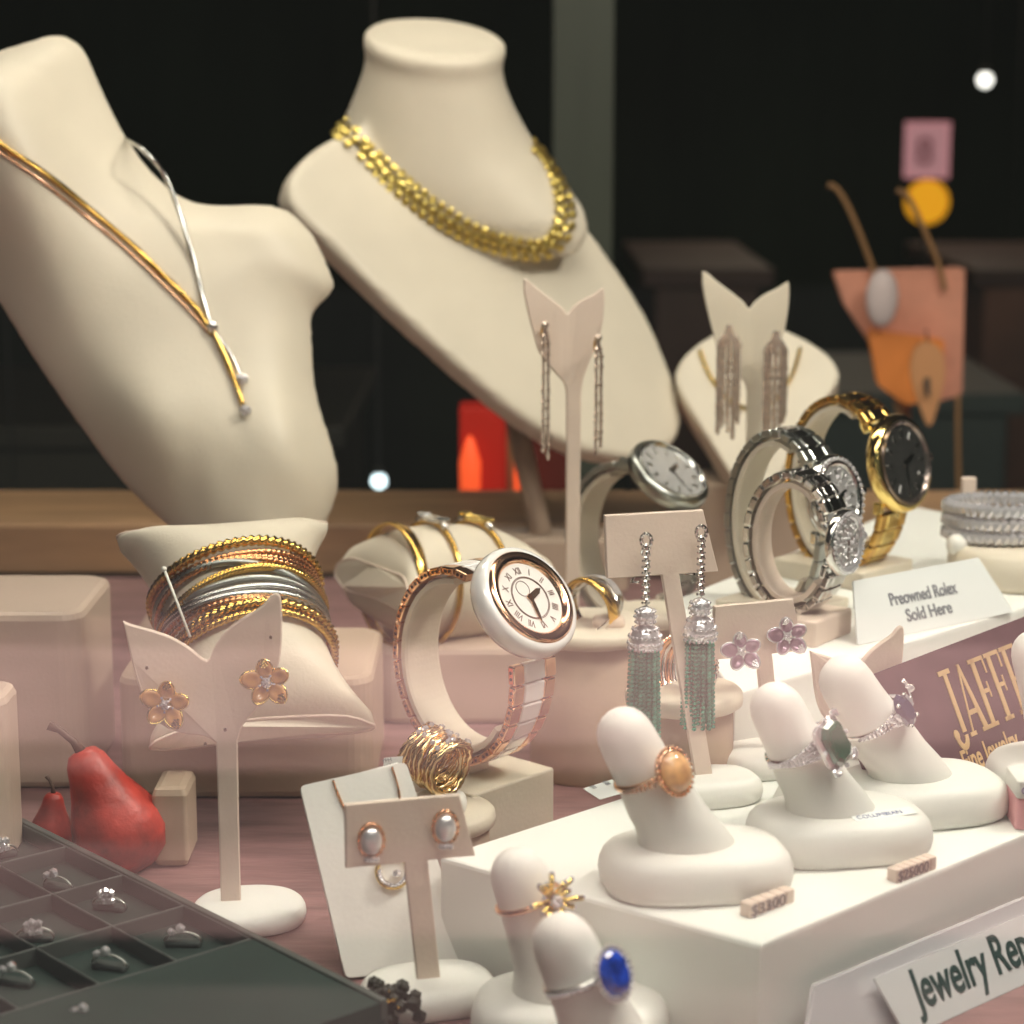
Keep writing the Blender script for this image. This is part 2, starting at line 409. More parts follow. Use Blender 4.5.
nk = thing('disc_necklace', 'gold collar necklace of three rows of small discs on the tall-necked bust', 'necklace', surf[len(surf)//2][0])
obj('disc_chain', b, mat('disc_gold', (.72, .56, .16), .28, 1), nk, invof(nk))
b = B(); tube(b, [c+nn*.12 for c, nn in surf[::4]], .1, 8); obj('backing_chain', b, mat('dark_bronze', (.16, .10, .03), .4, .8), nk, invof(nk))
# lariat
lp = [(-30, 118), (0, 143), (40, 172), (85, 208), (130, 245), (165, 278), (195, 308), (212, 335)]
def dr(pts, bv, off, n=6): 
    o = []
    for p in spline([V((x, y, 0)) for x, y in pts], n):
        h = drape(p.x, p.y, bv, off)
        if h: o.append(h[0])
    return o
la = thing('lariat_necklace', 'gold and steel cable lariat necklace on the torso-shaped bust', 'necklace', drape(212, 330, lbv, .1)[0])
iv = invof(la)
b = B(); tube(b, dr(lp, lbv, .14), .1, 10, lobes=3, twist=6); obj('gold_cable', b, gold, la, iv)
b = B(); tube(b, dr([(x-2, y+7) for x, y in lp[:-1]+[(209, 325)]], lbv, .09), .05, 8); obj('thin_cable', b, rose, la, iv)
b = B(); w = dr([(163, 178), (178, 195), (188, 225), (194, 262), (203, 300), (211, 330)], lbv, .14, 1)
a0 = Y(143, 150, 83.6); tube(b, spline([Y(122, 138, 86.5), a0, a0.lerp(w[0], .5)+V((.1, 0, .15))]+w[1:], 8), .085, 10, lobes=3, twist=6); obj('steel_cable', b, steel, la, iv)
k = drape(212, 328, lbv, .2)[0]; b = B(); lathe(b, [(.14, -.2), (.2, -.15), (.2, .15), (.14, .2)], 16, basis(V((1, 0, 0)), V((.3, 0, -1)), k)); obj('slide', b, silver, la, iv)
for i, (e, m) in enumerate((((242, 381), silver), ((246, 412), gold))):
    p = dr([(212, 330), ((212+e[0])/2+(1 if i else 3), (330+e[1])/2), (e[0]-2, e[1]-4)], lbv, .16)
    b = B(); tube(b, p, .095 if i else .07, 8, lobes=3, twist=6); obj('cable_end', b, m, la, iv)
    c = drape(e[0], e[1], lbv, .25)[0]; b = B(); ball(b, c, .17, 8)
    for j in range(10): bead(b, c+V((math.cos(j*2.4)*.17, -.05-.1*(j % 2), math.sin(j*2.4)*.17)), .07)
    obj('jewelled_ball', b, diam, la, iv)
# thin chain on the right bust
fc = thing('fine_necklace', 'fine gold chain necklace on the small bust behind the tassel earrings', 'necklace', drape(750, 385, rbv)[0])
b = B()
for p in dr([(700, 352), (712, 380), (735, 405), (765, 408), (790, 380), (800, 350)], rbv, .1, 16): bead(b, p, .11)
obj('chain', b, goldp, fc, invof(fc))
c = drape(750, 372, rbv, .25)[0]; b = B(); ball(b, c, .3, 8); obj('pendant', b, goldp, fc, invof(fc))

# ------------------------------------------------------------------ risers, platforms
def quad_block(pts, z0, z1, e=.12):
    c = sum(pts, V())/len(pts); b = B(); rings = []
    for z, k in ((z0, 0), (z1-e, 0), (z1-e*.3, e*.3), (z1, e)):
        rg = []
        m = len(pts)
        for i in range(m):
            p, a, d = pts[i], pts[i-1], pts[(i+1) % m]
            for w in (.06, 0, .06):   # three verts per corner for a small round
                tgt = a if w and len(rg) % 3 == 0 else d
                q_ = p.lerp(tgt, w*.3) if w else p+(c-p).normalized()*.03
                rg.append(V((q_.x, q_.y, z))+(V((c.x-q_.x, c.y-q_.y, 0)).normalized()*k))
        rings.append(rg)
    return loft(b, rings, smooth=False)
ZA = 3.0
A1, A0, AR = G(760, 945, ZA), G(440, 857, ZA), G(1024, 835, ZA)
d2 = (AR-A1).normalized(); A2 = A1+d2*34; d0 = (A0-A1); A3 = A0+d2*34
b = quad_block([A1, A2, A3, A0], 0, ZA)
o = center_tag(b, 'display_platform', white, 'large white block platform carrying the row of ring fingers', 'platform')
ZB = 5.0
B0, B1 = G(735, 709, ZB), G(1024, 620, ZB)
dB = (B1-B0).normalized(); nB = V((-dB.y, dB.x, 0))
B0 = B0+nB*1.0; pts = [B0+dB*1.2, B0+dB*30, B0+dB*30+nB*14, V((5.6, 76, ZB))]
b = quad_block(pts, 0, ZB); 
o = center_tag(b, 'display_shelf', white, 'raised white shelf under the silver and gold watches', 'shelf')
def riser(name, label, x0p, x1p, y0, dep, h, z0=0, r=.8, rot=0, m=beige):
    a, c = Y(x0p, 700, y0).x, Y(x1p, 700, y0).x
    b = B(); rbox(b, ((a+c)/2, y0+dep/2, z0), (c-a, dep, h), r, .25, k=6, smooth=False)
    return center_tag(b, name, m, label, 'riser')
riserm = mat('shaded_riser_leatherette', (.50, .39, .31), .5, bump=.2, bscale=90, var=.05, vscale=20)  # leatherette colour darkened to carry the shade around the risers
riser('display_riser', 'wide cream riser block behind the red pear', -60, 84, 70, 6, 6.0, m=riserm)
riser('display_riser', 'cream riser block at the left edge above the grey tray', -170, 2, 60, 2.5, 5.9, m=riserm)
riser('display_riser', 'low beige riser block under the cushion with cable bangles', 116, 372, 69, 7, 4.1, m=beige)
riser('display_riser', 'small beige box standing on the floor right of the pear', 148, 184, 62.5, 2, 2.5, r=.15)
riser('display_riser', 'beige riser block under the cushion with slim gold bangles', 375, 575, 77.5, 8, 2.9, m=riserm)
def pedestal(label, px, py, z0, ztop, rl, rb_):
    c = G(px, py, ztop); t = thing('round_pedestal', label, 'pedestal', (c.x, c.y, z0))
    b = B(); h = ztop-z0
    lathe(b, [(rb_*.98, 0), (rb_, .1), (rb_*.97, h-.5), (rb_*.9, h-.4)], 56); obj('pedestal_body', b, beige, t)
    b = B(); lathe(b, [(rl*.93, h-.5), (rl*.99, h-.42), (rl, h-.25), (rl*.985, h-.08), (rl*.94, h), (rl*.2, h+.01)], 56); obj('lid', b, leather, t)
    return t, c
ped8, c8 = pedestal('cream round pedestal under the crossover gold and steel ring', 588, 622, 0, 5.2, 2.25, 1.95)
ped13, c13 = pedestal('cream round pedestal behind the green tassel earrings', 684, 688, ZA, 5.5, 1.75, 1.5)
pedg, cg = pedestal('low cream round pedestal under the gold rope ring', 437, 808, 0, 1.9, 1.75, 1.6)

# ------------------------------------------------------------------ bangle cushions
def cushion(label, loc, R, L, r, wide=1.35, pinch=.32):
    t = thing('bangle_cushion', label, 'cushion', loc, R)
    b = B(); rings = []; N = 26
    for i in range(N+1):
        s = -1+2*i/N; e = abs(s)**3.2
        a = r*(1+(wide-1)*e); c = r*(1-(1-pinch)*e); n = 56; rg = []
        if abs(s) > .97: a *= .94; c *= .6
        for k in range(n):
            th = 2*PI*k/n; p = 2+1.0*e
            x = a*math.copysign(abs(math.cos(th))**(2/p), math.cos(th)); z = c*math.copysign(abs(math.sin(th))**(2/p), math.sin(th))
            yy = s*L/2*(1+.10*e*(abs(x)/a)**2-.06*e)
            rg.append(V((x+.03*math.sin(9*th)*e, yy, z+.05*math.sin(5*th+3*s)*(e+.1))))
        rings.append(rg)
    loft(b, rings); obj('cushion_body', b, leather, t)
    b = B()
    for s in (-1, 1):
        tube(b, [p*1.0 for p in rings[0 if s < 0 else -1][::2]], .05, 6, closed=True)
        obj('seam', b, leath2, t); b = B()
    return t
C1 = Y(243, 630, 67.5); yaw, pit = math.radians(17), math.radians(38)
# local -y is the near end
R1 = (Matrix.Rotation(yaw, 3, 'Z') @ Matrix.Rotation(pit, 3, 'X'))
cu1 = cushion('large cream cushion wrapped with twisted cable bangles', C1, R1, 8.0, 2.42, 1.52)
b = B(); Mw = Matrix.Translation((C1.x-.6, 71.5, 4.1)); 
b.add([Mw @ V(p) for p in ((-1.8, -2, 0), (1.8, -2, 0), (1.8, 2.2, 0), (-1.8, 2.2, 0), (-1.8, 2.2, 2.0), (1.8, 2.2, 2.0))], [[0, 3, 2, 1], [0, 1, 5, 4], [2, 3, 4, 5], [0, 4, 3], [1, 2, 5]], None, False)
center_tag(b, 'support_wedge', beige, 'beige wedge propping up the cable bangle cushion', 'wedge')
bang = [(1.42, .15, gold, .0, 'thick twisted yellow gold cable bangle, topmost on the large cushion'), (1.12, .085, roseg, .03, 'thin rose gold cable bangle just under the topmost thick one'), (.95, .085, roseg, .05, 'thin rose gold cable bangle, second rose one from the top of the large cushion'),
        (.78, .085, roseg, .07, 'thin rose gold cable bangle, third rose one from the top of the large cushion'), (.50, .10, steeld, -.16, 'upper slanting steel cable bangle on the large cushion'), (.24, .13, gold, .10, 'bright twisted gold cable bangle across the middle of the large cushion'),
        (-.06, .10, steeld, -.06, 'darker steel cable bangle just below the middle gold one'), (-.28, .10, steel, -.03, 'broad bright steel cable bangle in the lower half of the large cushion'), (-.5, .10, steel, .0, 'bright steel cable bangle directly above the lower rose ones'), (-.72, .085, roseg, -.06, 'rose gold cable bangle below the steel ones on the large cushion'), (-.90, .085, roseg, -.02, 'lowest rose gold cable bangle, just above the last gold ones'),
        (-1.16, .15, gold, .05, 'thick twisted gold cable bangle, second from the bottom of the large cushion'), (-1.45, .11, gold, -.02, 'bottommost twisted gold cable bangle on the large cushion')]
for i, (s, r, m, tilt, lab) in enumerate(bang):
    t = thing('cable_bangle', lab, 'bangle', C1+R1 @ V((0, s, 0)), R1 @ Matrix.Rotation(tilt, 3, 'Z'), 'cable bangles on the large cushion')
    b = B(); rr = 2.5+r
    tube(b, [V((rr*math.cos(a)*1.02, .12*math.sin(2*a+i), rr*math.sin(a))) for a in [2*PI*k/480 for k in range(720)]], r, 10, closed=True, lobes=2, twist=17.0 if r < .12 else 12.5, depth=.24); obj('cable', b, m, t)
    b = B(); a = math.radians(200+i*3); rbox(b, (0, 0, -r), (r*3.2, r*2.6, r*2.4), r*.6, r*.3, M=Matrix.Translation((rr*math.cos(a), 0, rr*math.sin(a))) @ Matrix.Rotation(-a+PI/2, 4, 'Y')); obj('cap', b, m, t)
# nylon tag pin
b = B(); tube(b, [Y(164, 569, 64.4), Y(178, 605, 64), Y(190, 637, 63.6)], .045, 6)
ball(b, Y(164, 569, 64.4), .09, 6); center_tag(b, 'tag_pin', mat('nylon_white', (.8, .78, .7), .3), 'thin pale plastic tag pin across the left side of the cable bangles', 'tag pin')

C2 = Y(450, 582, 80); R2 = Matrix.Rotation(math.radians(28), 3, 'Z') @ Matrix.Rotation(math.radians(-82), 3, 'Z') @ Matrix.Rotation(math.radians(4), 3, 'X')
# axis (local y) turned to run left-near to right-far
R2 = Matrix.Rotation(math.radians(-56), 3, 'Z') @ Matrix.Rotation(math.radians(-6), 3, 'X')
cu2 = cushion('cream cushion with slim gold bangles behind the white watch', C2, R2, 6.6, 2.15, 1.3, .5)
for i, (s, lab, head) in enumerate(((-2.5, 'flat gold cuff bangle around the left end of the smaller cushion', 0), (-1.0, 'slim gold bangle with an oval bit link behind the white watch', 1), (.9, 'plain gold bangle at the right of the smaller cushion', 2))):
    t = thing('gold_bangle', lab, 'bangle', C2+R2 @ V((0, s, 0)), R2 @ Matrix.Rotation(.10*(i-1), 3, 'Z'), 'slim bangles on the smaller cushion')
    b = B(); rr = 2.28+.12*(i == 0)
    if i == 0: sweepy(b, ell(0, 0, rr+.1, rr*.9, 0, 2*PI, 90)[:-1], [(-.22, -.04), (.22, -.04), (.24, .04), (.1, .1), (-.1, .1), (-.24, .04)], True, smooth=True)
    else: tube(b, [V((rr*math.cos(a), 0, rr*math.sin(a))) for a in [2*PI*k/90 for k in range(90)]], .11, 10, closed=True)
    obj('band', b, gold, t)
    if head:
        b = B(); tube(b, [V((.62*math.cos(a), .30*math.sin(a), rr+.12)) for a in [2*PI*k/40 for k in range(40)]], .09, 8, closed=True)
        for sx in (-1, 1):
            for j in range(5): bead(b, (sx*.66+.02*j, -.2+.1*j, rr+.2), .09)
        obj('oval_link', b, silver if head == 1 else goldp, t)
        b = B(); tube(b, [V((-1.0, 0, rr-.12)), V((-.6, 0, rr+.1))], .13, 8); tube(b, [V((1.0, 0, rr-.12)), V((.6, 0, rr+.1))], .13, 8); obj('clasp', b, silver, t)

# ------------------------------------------------------------------ earring stands
LEAF = [(-2.2, 1.22), (-1.95, 1.1), (-1.5, .95), (-.95, .72), (-.45, .38), (0, 0), (.22, .38), (.55, .82), (1.0, 1.18), (1.5, 1.5), (1.8, 1.82), (1.98, 1.86), (2.06, 1.6), (2.06, .8), (1.98, .0), (1.75, -.7), (1.35, -1.35), (.95, -1.85), (.78, -2.3)]
def leafstand(label, base, scale=1., sym=False, H=6.85, m=leath2, yaw=0, baser=(1.5, 1.25), foot=True, poff=0.):
    t = thing('leaf_earring_stand', label, 'earring stand', base, yaw)
    h = H
    if not sym:
        up = LEAF; dn = [(.18, -2.35), (-.12, -2.15), (-.7, -2.05), (-1.3, -1.75), (-1.7, -1.1), (-1.95, -.2), (-2.1, .6)]
        pc = (.18, .78)
    else:
        up = [(-1.5, 1.1), (-1.35, 1.05), (-1.0, .75), (-.55, .42), (-.18, .12), (0, -.08), (.2, .15), (.5, .38), (.85, .55), (1.1, .72), (1.2, .72), (1.22, .2), (1.15, -.5), (1.0, -1.1), (.75, -1.7), (.55, -2.3), (.48, -2.8)]
        dn = [(-.02, -2.8), (-.1, -2.4), (-.45, -2.0), (-.95, -1.35), (-1.2, -.6), (-1.38, .1), (-1.5, .7)]
        pc = (-.02, .48)
    up = [(x*scale, z*scale+h) for x, z in up]; dn = [(x*scale, z*scale+h) for x, z in dn]
    cv = lambda pts: [(p.x, p.z) for p in spline([V((x, 0, z)) for x, z in pts], 3)]
    a, c = pc[0]*scale, pc[1]*scale
    out = cv(up)+[(c-.02+poff, h*.3), (c-.02+poff, .5), (a+.02+poff, .5), (a+.02+poff, h*.3)]+cv(dn)
    b = B(); prism(b, out, .16, None, .04, fold=lambda x, z: (-.10*abs(x-.2*scale)*min(2.0, z-(h-2.4*scale)) if z > h-2.4*scale else 0)*.6)
    obj('leaf_plate', b, m, t)
    b = B(); cx = (a+c)/2+poff+.5
    if foot: pebble(b, baser[0], baser[1], .6, (cx, 0, 0), p=2.3); obj('base', b, white, t)
    return t
def hookdot(b, p, n, r=.05): lathe(b, [(r, 0), (r, .02)], 10, basis(V((1, 0, 0)), n, p))
def on(px, py, y): return Y(px, py, y)
base = G(232, 921, 0)
ls1 = leafstand('large pale pink leaf-shaped earring stand on a tall post in front of the cable bangles', (base.x-.5, base.y, 0), H=7.55, m=leath2, yaw=math.radians(6), baser=(1.6, 1.5), poff=.0)
# peg holes
b = B()
for x, z in ((-1.6, 7.5), (-.7, 6.6), (1.75, 8.3), (.95, 7.1), (.45, 5.6), (-.1, 5.2)):
    lathe(b, [(.045, -.03), (.045, .05)], 10, Matrix.Translation((x, -.12-.08*abs(x)*(z-4.7), z)) @ Matrix.Rotation(PI/2, 4, 'X'))
obj('peg_hole', b, mat('hole_shadow', (.12, .08, .06), .8), ls1)
def flower(label, c, s, petal_m, group, nrm=V((0, -1, .1)), roll=0., gold_m=goldp, gems=True):
    t = thing('flower_earring', label, 'earring', c, basis(V((1, 0, 0)), nrm).to_3x3(), group)
    for k in range(5):
        a = roll+PI/2+2*PI*k/5; L_ = s*(1 if k % 2 else .9)
        Mk = Matrix.Rotation(a, 4, 'Z') @ Matrix.Translation((L_*.56, 0, .03)) @ Matrix.Rotation(-.25, 4, 'Y')
        b = B(); rings = []
        for q_, zz in ((1., -.03), (1., .03), (.85, .06), (.5, .045), (.1, .02)):
            rings.append([V((q_*L_*.42*math.cos(u)*(1+.15*math.cos(u)), q_*L_*.34*math.sin(u), zz*s*2.2)) for u in [2*PI*j/20 for j in range(20)]])
        loft(b, rings, M=Mk); pt = obj('petal', b, petal_m, t)
        b = B(); tube(b, [Mk @ V((L_*.43*math.cos(u)*(1+.15*math.cos(u)), L_*.35*math.sin(u), .06*s)) for u in [2*PI*j/24 for j in range(24)]], .024*s/.55, 6, closed=True)
        if gems and k in (0, 3):
            for j in range(9): bead(b, Mk @ V((L_*(.20+.035*j), L_*.16*math.sin(j*2.2)*(1-j/10), .12*s)), .05*s/.55)
        obj('petal_rim', b, gold_m, pt)
    b = B()
    for j in range(6): bead(b, V((.13*s*math.cos(j*1.05), .13*s*math.sin(j*1.05), .2*s)) if j else V((0, 0, .26*s)), .10*s)
    for j in range(5):
        a = roll+PI/2+2*PI*j/5+.6
        for q_ in (.2, .3): bead(b, V((q_*s*math.cos(a), q_*s*math.sin(a), .17*s)), .06*s)
    obj('diamond_cluster', b, diam, t)
    b = B(); tube(b, [V((0, 0, 0)), V((0, 0, -.35))], .03, 6); obj('pin', b, silver, t)
    return t
flower('amber enamel flower earring on the left leaf of the large stand', Y(166, 704, base.y-.5), .70, amber, 'amber flower earrings', roll=-.1)
flower('amber enamel flower earring on the right leaf of the large stand', Y(267, 682, base.y-.62), .70, amber, 'amber flower earrings', roll=.15)

def chain_earring(label, top, length, strands, m, group, spread=.3, r=.07, taper=False, pend=None, cat='earring', clip=True):
    t = thing('drop_earring', label, cat, top, 0, group)
    b = B(); 
    for j in range(7): bead(b, (.09*math.cos(j*.9), -.05, .09*math.sin(j*.9)), .07)
    bead(b, (0, -.1, 0), .1); obj('stud', b, m, t)
    b = B(); rnd = random.Random(len(label))
    for s in range(strands):
        a = 2*PI*s/max(1, strands); Ls = length*(.78+.22*rnd.random()) if strands > 2 else length
        x0, y0 = spread*math.cos(a), spread*.5*math.sin(a); z = -.15; 
        while z > -Ls:
            k = min(1, -z/.6); bead(b, (x0*k+rnd.uniform(-.012, .012), y0*k-.05, z), r*(1 if int(z*9) % 3 else 1.25), (1, 1, 1.15)); z -= r*1.75
    obj('chain_drop', b, m, t)
    if clip:
        b = B(); tube(b, [V((-.1, 0, -.05)), V((-.12, .35, -.35)), V((0, .3, -.8))], .05, 6); obj('clip', b, gold, t)
    return t
silm = mat('champagne_beads', (.72, .60, .52), .22, .9)
# centre-back leaf stand
sb = V((Y(573, 500, 80).x, 80, 0))
ls2 = leafstand('slim pink leaf earring stand in front of the tall-necked bust', (sb.x-.25, 80, 0), 1.1, True, H=14.9, m=leath2, baser=(2.2, 1.8), yaw=math.radians(10))
for (x, y, lab, L_) in ((545, 325, 'long beaded chain earring at the left of the slim pink leaf stand', 5.6), (598, 338, 'long beaded chain earring at the right of the slim pink leaf stand', 5.0)):
    e = chain_earring(lab, Y(x, y, 79.3), L_, 3, silm, 'long beaded chain earrings', spread=.12, r=.075)
sb = Y(750, 500, 88)
ls3 = leafstand('cream leaf earring stand in front of the small bust on the right', (sb.x-.2, 88, 0), 1.28, True, H=14.3, m=leather, baser=(2.2, 1.8))
for (x, y, lab, L_) in ((729, 328, 'wide champagne chain tassel earring at the left of the cream leaf stand', 4.6), (776, 334, 'wide champagne chain tassel earring at the right of the cream leaf stand', 4.2)):
    chain_earring(lab, Y(x, y, 87.0), L_, 12, silm, 'champagne tassel earrings', spread=.42, r=.08)

def tstand(label, base, Ht, w, h, lean=0., yaw=0., pw=.62, baser=(1.8, 1.3), m=leath2, skew=0., back=0.):
    t = thing('t_bar_earring_stand', label, 'earring stand', base, yaw)
    dx = -Ht*math.tan(lean)
    out = [(-w/2+dx, Ht-h), (-w/2+dx-.12*skew, Ht), (w/2+dx-.38, Ht), (w/2+dx+.02, Ht-h), (pw/2+dx*(Ht-h)/Ht, Ht-h), (pw/2, .3), (-pw/2, .3), (-pw/2+dx*(Ht-h)/Ht, Ht-h)]
    b = B(); Sh = Matrix.Identity(4); Sh[1][2] = math.tan(back); prism(b, out, .18, Sh, .03); obj('t_plate', b, m, t)
    b = B(); pebble(b, baser[0], baser[1], .75, (0, .1, 0), p=2.8); obj('base', b, ringw, t)
    return t, dx
# emerald tassel stand
tb = G(706, 800, ZA)
ts1, dx1 = tstand('pink T-bar earring stand holding the green tassel earrings', tb, 8.2, 3.3, 1.75, math.radians(7.6), math.radians(16), .52, (1.65, 1.1), back=math.radians(8))
def tassel(label, top):
    t = thing('tassel_earring', label, 'earring', top, 0, 'green bead tassel earrings')
    b = B(); tube(b, [V((0, -.05+.0, 0))+V((.14*math.cos(a), 0, .18*math.sin(a))) for a in [2*PI*k/24 for k in range(24)]], .06, 8, closed=True)
    for j in range(10): bead(b, (.15*math.cos(j*.63), -.08, .19*math.sin(j*.63)), .06)
    obj('hoop', b, silver, t)
    b = B(); z = -.18; k = 0
    while z > -1.85:
        bead(b, (.03*(k % 2), -.14, z), .10, (.8, .8, 1.35)); 
        for sx in (-1, 1): bead(b, (.09*sx, -.14, z-.05), .045)
        z -= .17; k += 1
    obj('link_chain', b, silver, t)
    b = B(); lathe(b, [(.06, -1.85), (.2, -1.92), (.29, -2.1), (.27, -2.28), (.2, -2.38), (.36, -2.5), (.46, -2.72), (.47, -2.95), (.43, -3.08)], 28, Matrix.Translation((0, -.14, 0)))
    for r_, z0, nn in ((.27, -2.0, 12), (.3, -2.15, 12), (.27, -2.3, 12), (.36, -2.5, 16), (.45, -2.7, 20), (.48, -2.9, 22), (.46, -3.05, 22)):
        for j in range(nn): bead(b, (r_*math.cos(2*PI*j/nn), -.14+r_*math.sin(2*PI*j/nn), z0), .052)
    obj('cap', b, diam, t)
    b = B(); rnd = random.Random(3)
    for s in range(34):
        a = s*2.39996; rr = .44*math.sqrt((s+.5)/34); x0, y0 = rr*math.cos(a), rr*math.sin(a); z = -3.08; L_ = 2.45+.14*rnd.random()
        while z > -3.08-L_:
            k = 1+.12*(-z-3.08)/2; bead(b, (x0*k, -.14+y0*k, z), .074, (1, 1, .9)); z -= .125
    obj('bead_strands', b, beadg, t)
    b = B(); tube(b, [V((-.05, .38, -.3)), V((-.2, .48, -.9)), V((-.38, .36, -1.3)), V((-.15, .22, -1.25))], .045, 6); obj('clip', b, steel, t)
    return t
tassel('green bead tassel earring at the left of its T-bar stand', Y(646, 540, tb.y+.02))
tassel('green bead tassel earring at the right of its T-bar stand', Y(701, 532, tb.y+.62))
# mauve flower stand
tb2 = G(774, 770, ZA)
ts2, dx2 = tstand('pink T-bar earring stand holding the mauve flower earrings', tb2, 5.2, 2.95, 1.6, math.radians(7), math.radians(22), .5, (1.7, 1.15))
for x, y, lab, dy in ((742, 651, 'mauve stone flower earring, the left one on the low T-bar stand', -1.0), (788, 636, 'mauve stone flower earring, the right one on the low T-bar stand', -.2)):
    e = flower(lab, Y(x, y, tb2.y+dy), .62, purple, 'mauve flower earrings', roll=.2, gold_m=diam)
# front pearl stand
tb3 = G(430, 1005, 0)
ts3, dx3 = tstand('pale T-bar earring stand with pearly oval earrings at the front', tb3, 5.55, 3.3, 1.65, math.radians(5), math.radians(16), .60, (1.75, 1.3))
def oval_ear(label, c):
    t = thing('pearl_earring', label, 'earring', c, Matrix.Rotation(.15, 3, 'Z'), 'pearly oval earrings')
    b = B(); ball(b, (0, -.12, 0), .27, 10, (1, .6, 1.3)); obj('stone', b, diam, t)
    b = B(); tube(b, [V((.30*math.cos(a), -.03, .42*math.sin(a))) for a in [2*PI*k/30 for k in range(30)]], .06, 8, closed=True)
    for k in range(16): bead(b, (.33*math.cos(k*PI/8), -.08, .45*math.sin(k*PI/8)), .045)
    obj('halo', b, rose, t)
    b = B()
    for j in range(4): bead(b, (.08*j-.12, -.12, -.46-.02*(j % 2)), .09)
    obj('diamond_drop', b, diam, t); return t
oval_ear('pearly oval earring on the left arm of the front T-bar', Y(371, 840, tb3.y-.5)); oval_ear('pearly oval earring on the right arm of the front T-bar', Y(445, 827, tb3.y-.15))
# leaf stand behind third ring finger
sb = G(875, 775, ZA)
ls4 = leafstand('small cream leaf earring stand behind the dark-stone ring', (sb.x-.7, sb.y, ZA), .72, False, H=3.1, m=leath2, yaw=math.radians(20), baser=(1.2, 1.))
flower('silver petal earring hanging on the small cream leaf stand', Y(903, 690, sb.y-.3), .36, diam, None, gold_m=silver)
flower('silver petal earring on the inner side of the small cream leaf stand', Y(846, 720, sb.y-.6), .3, diam, None, gold_m=silver)

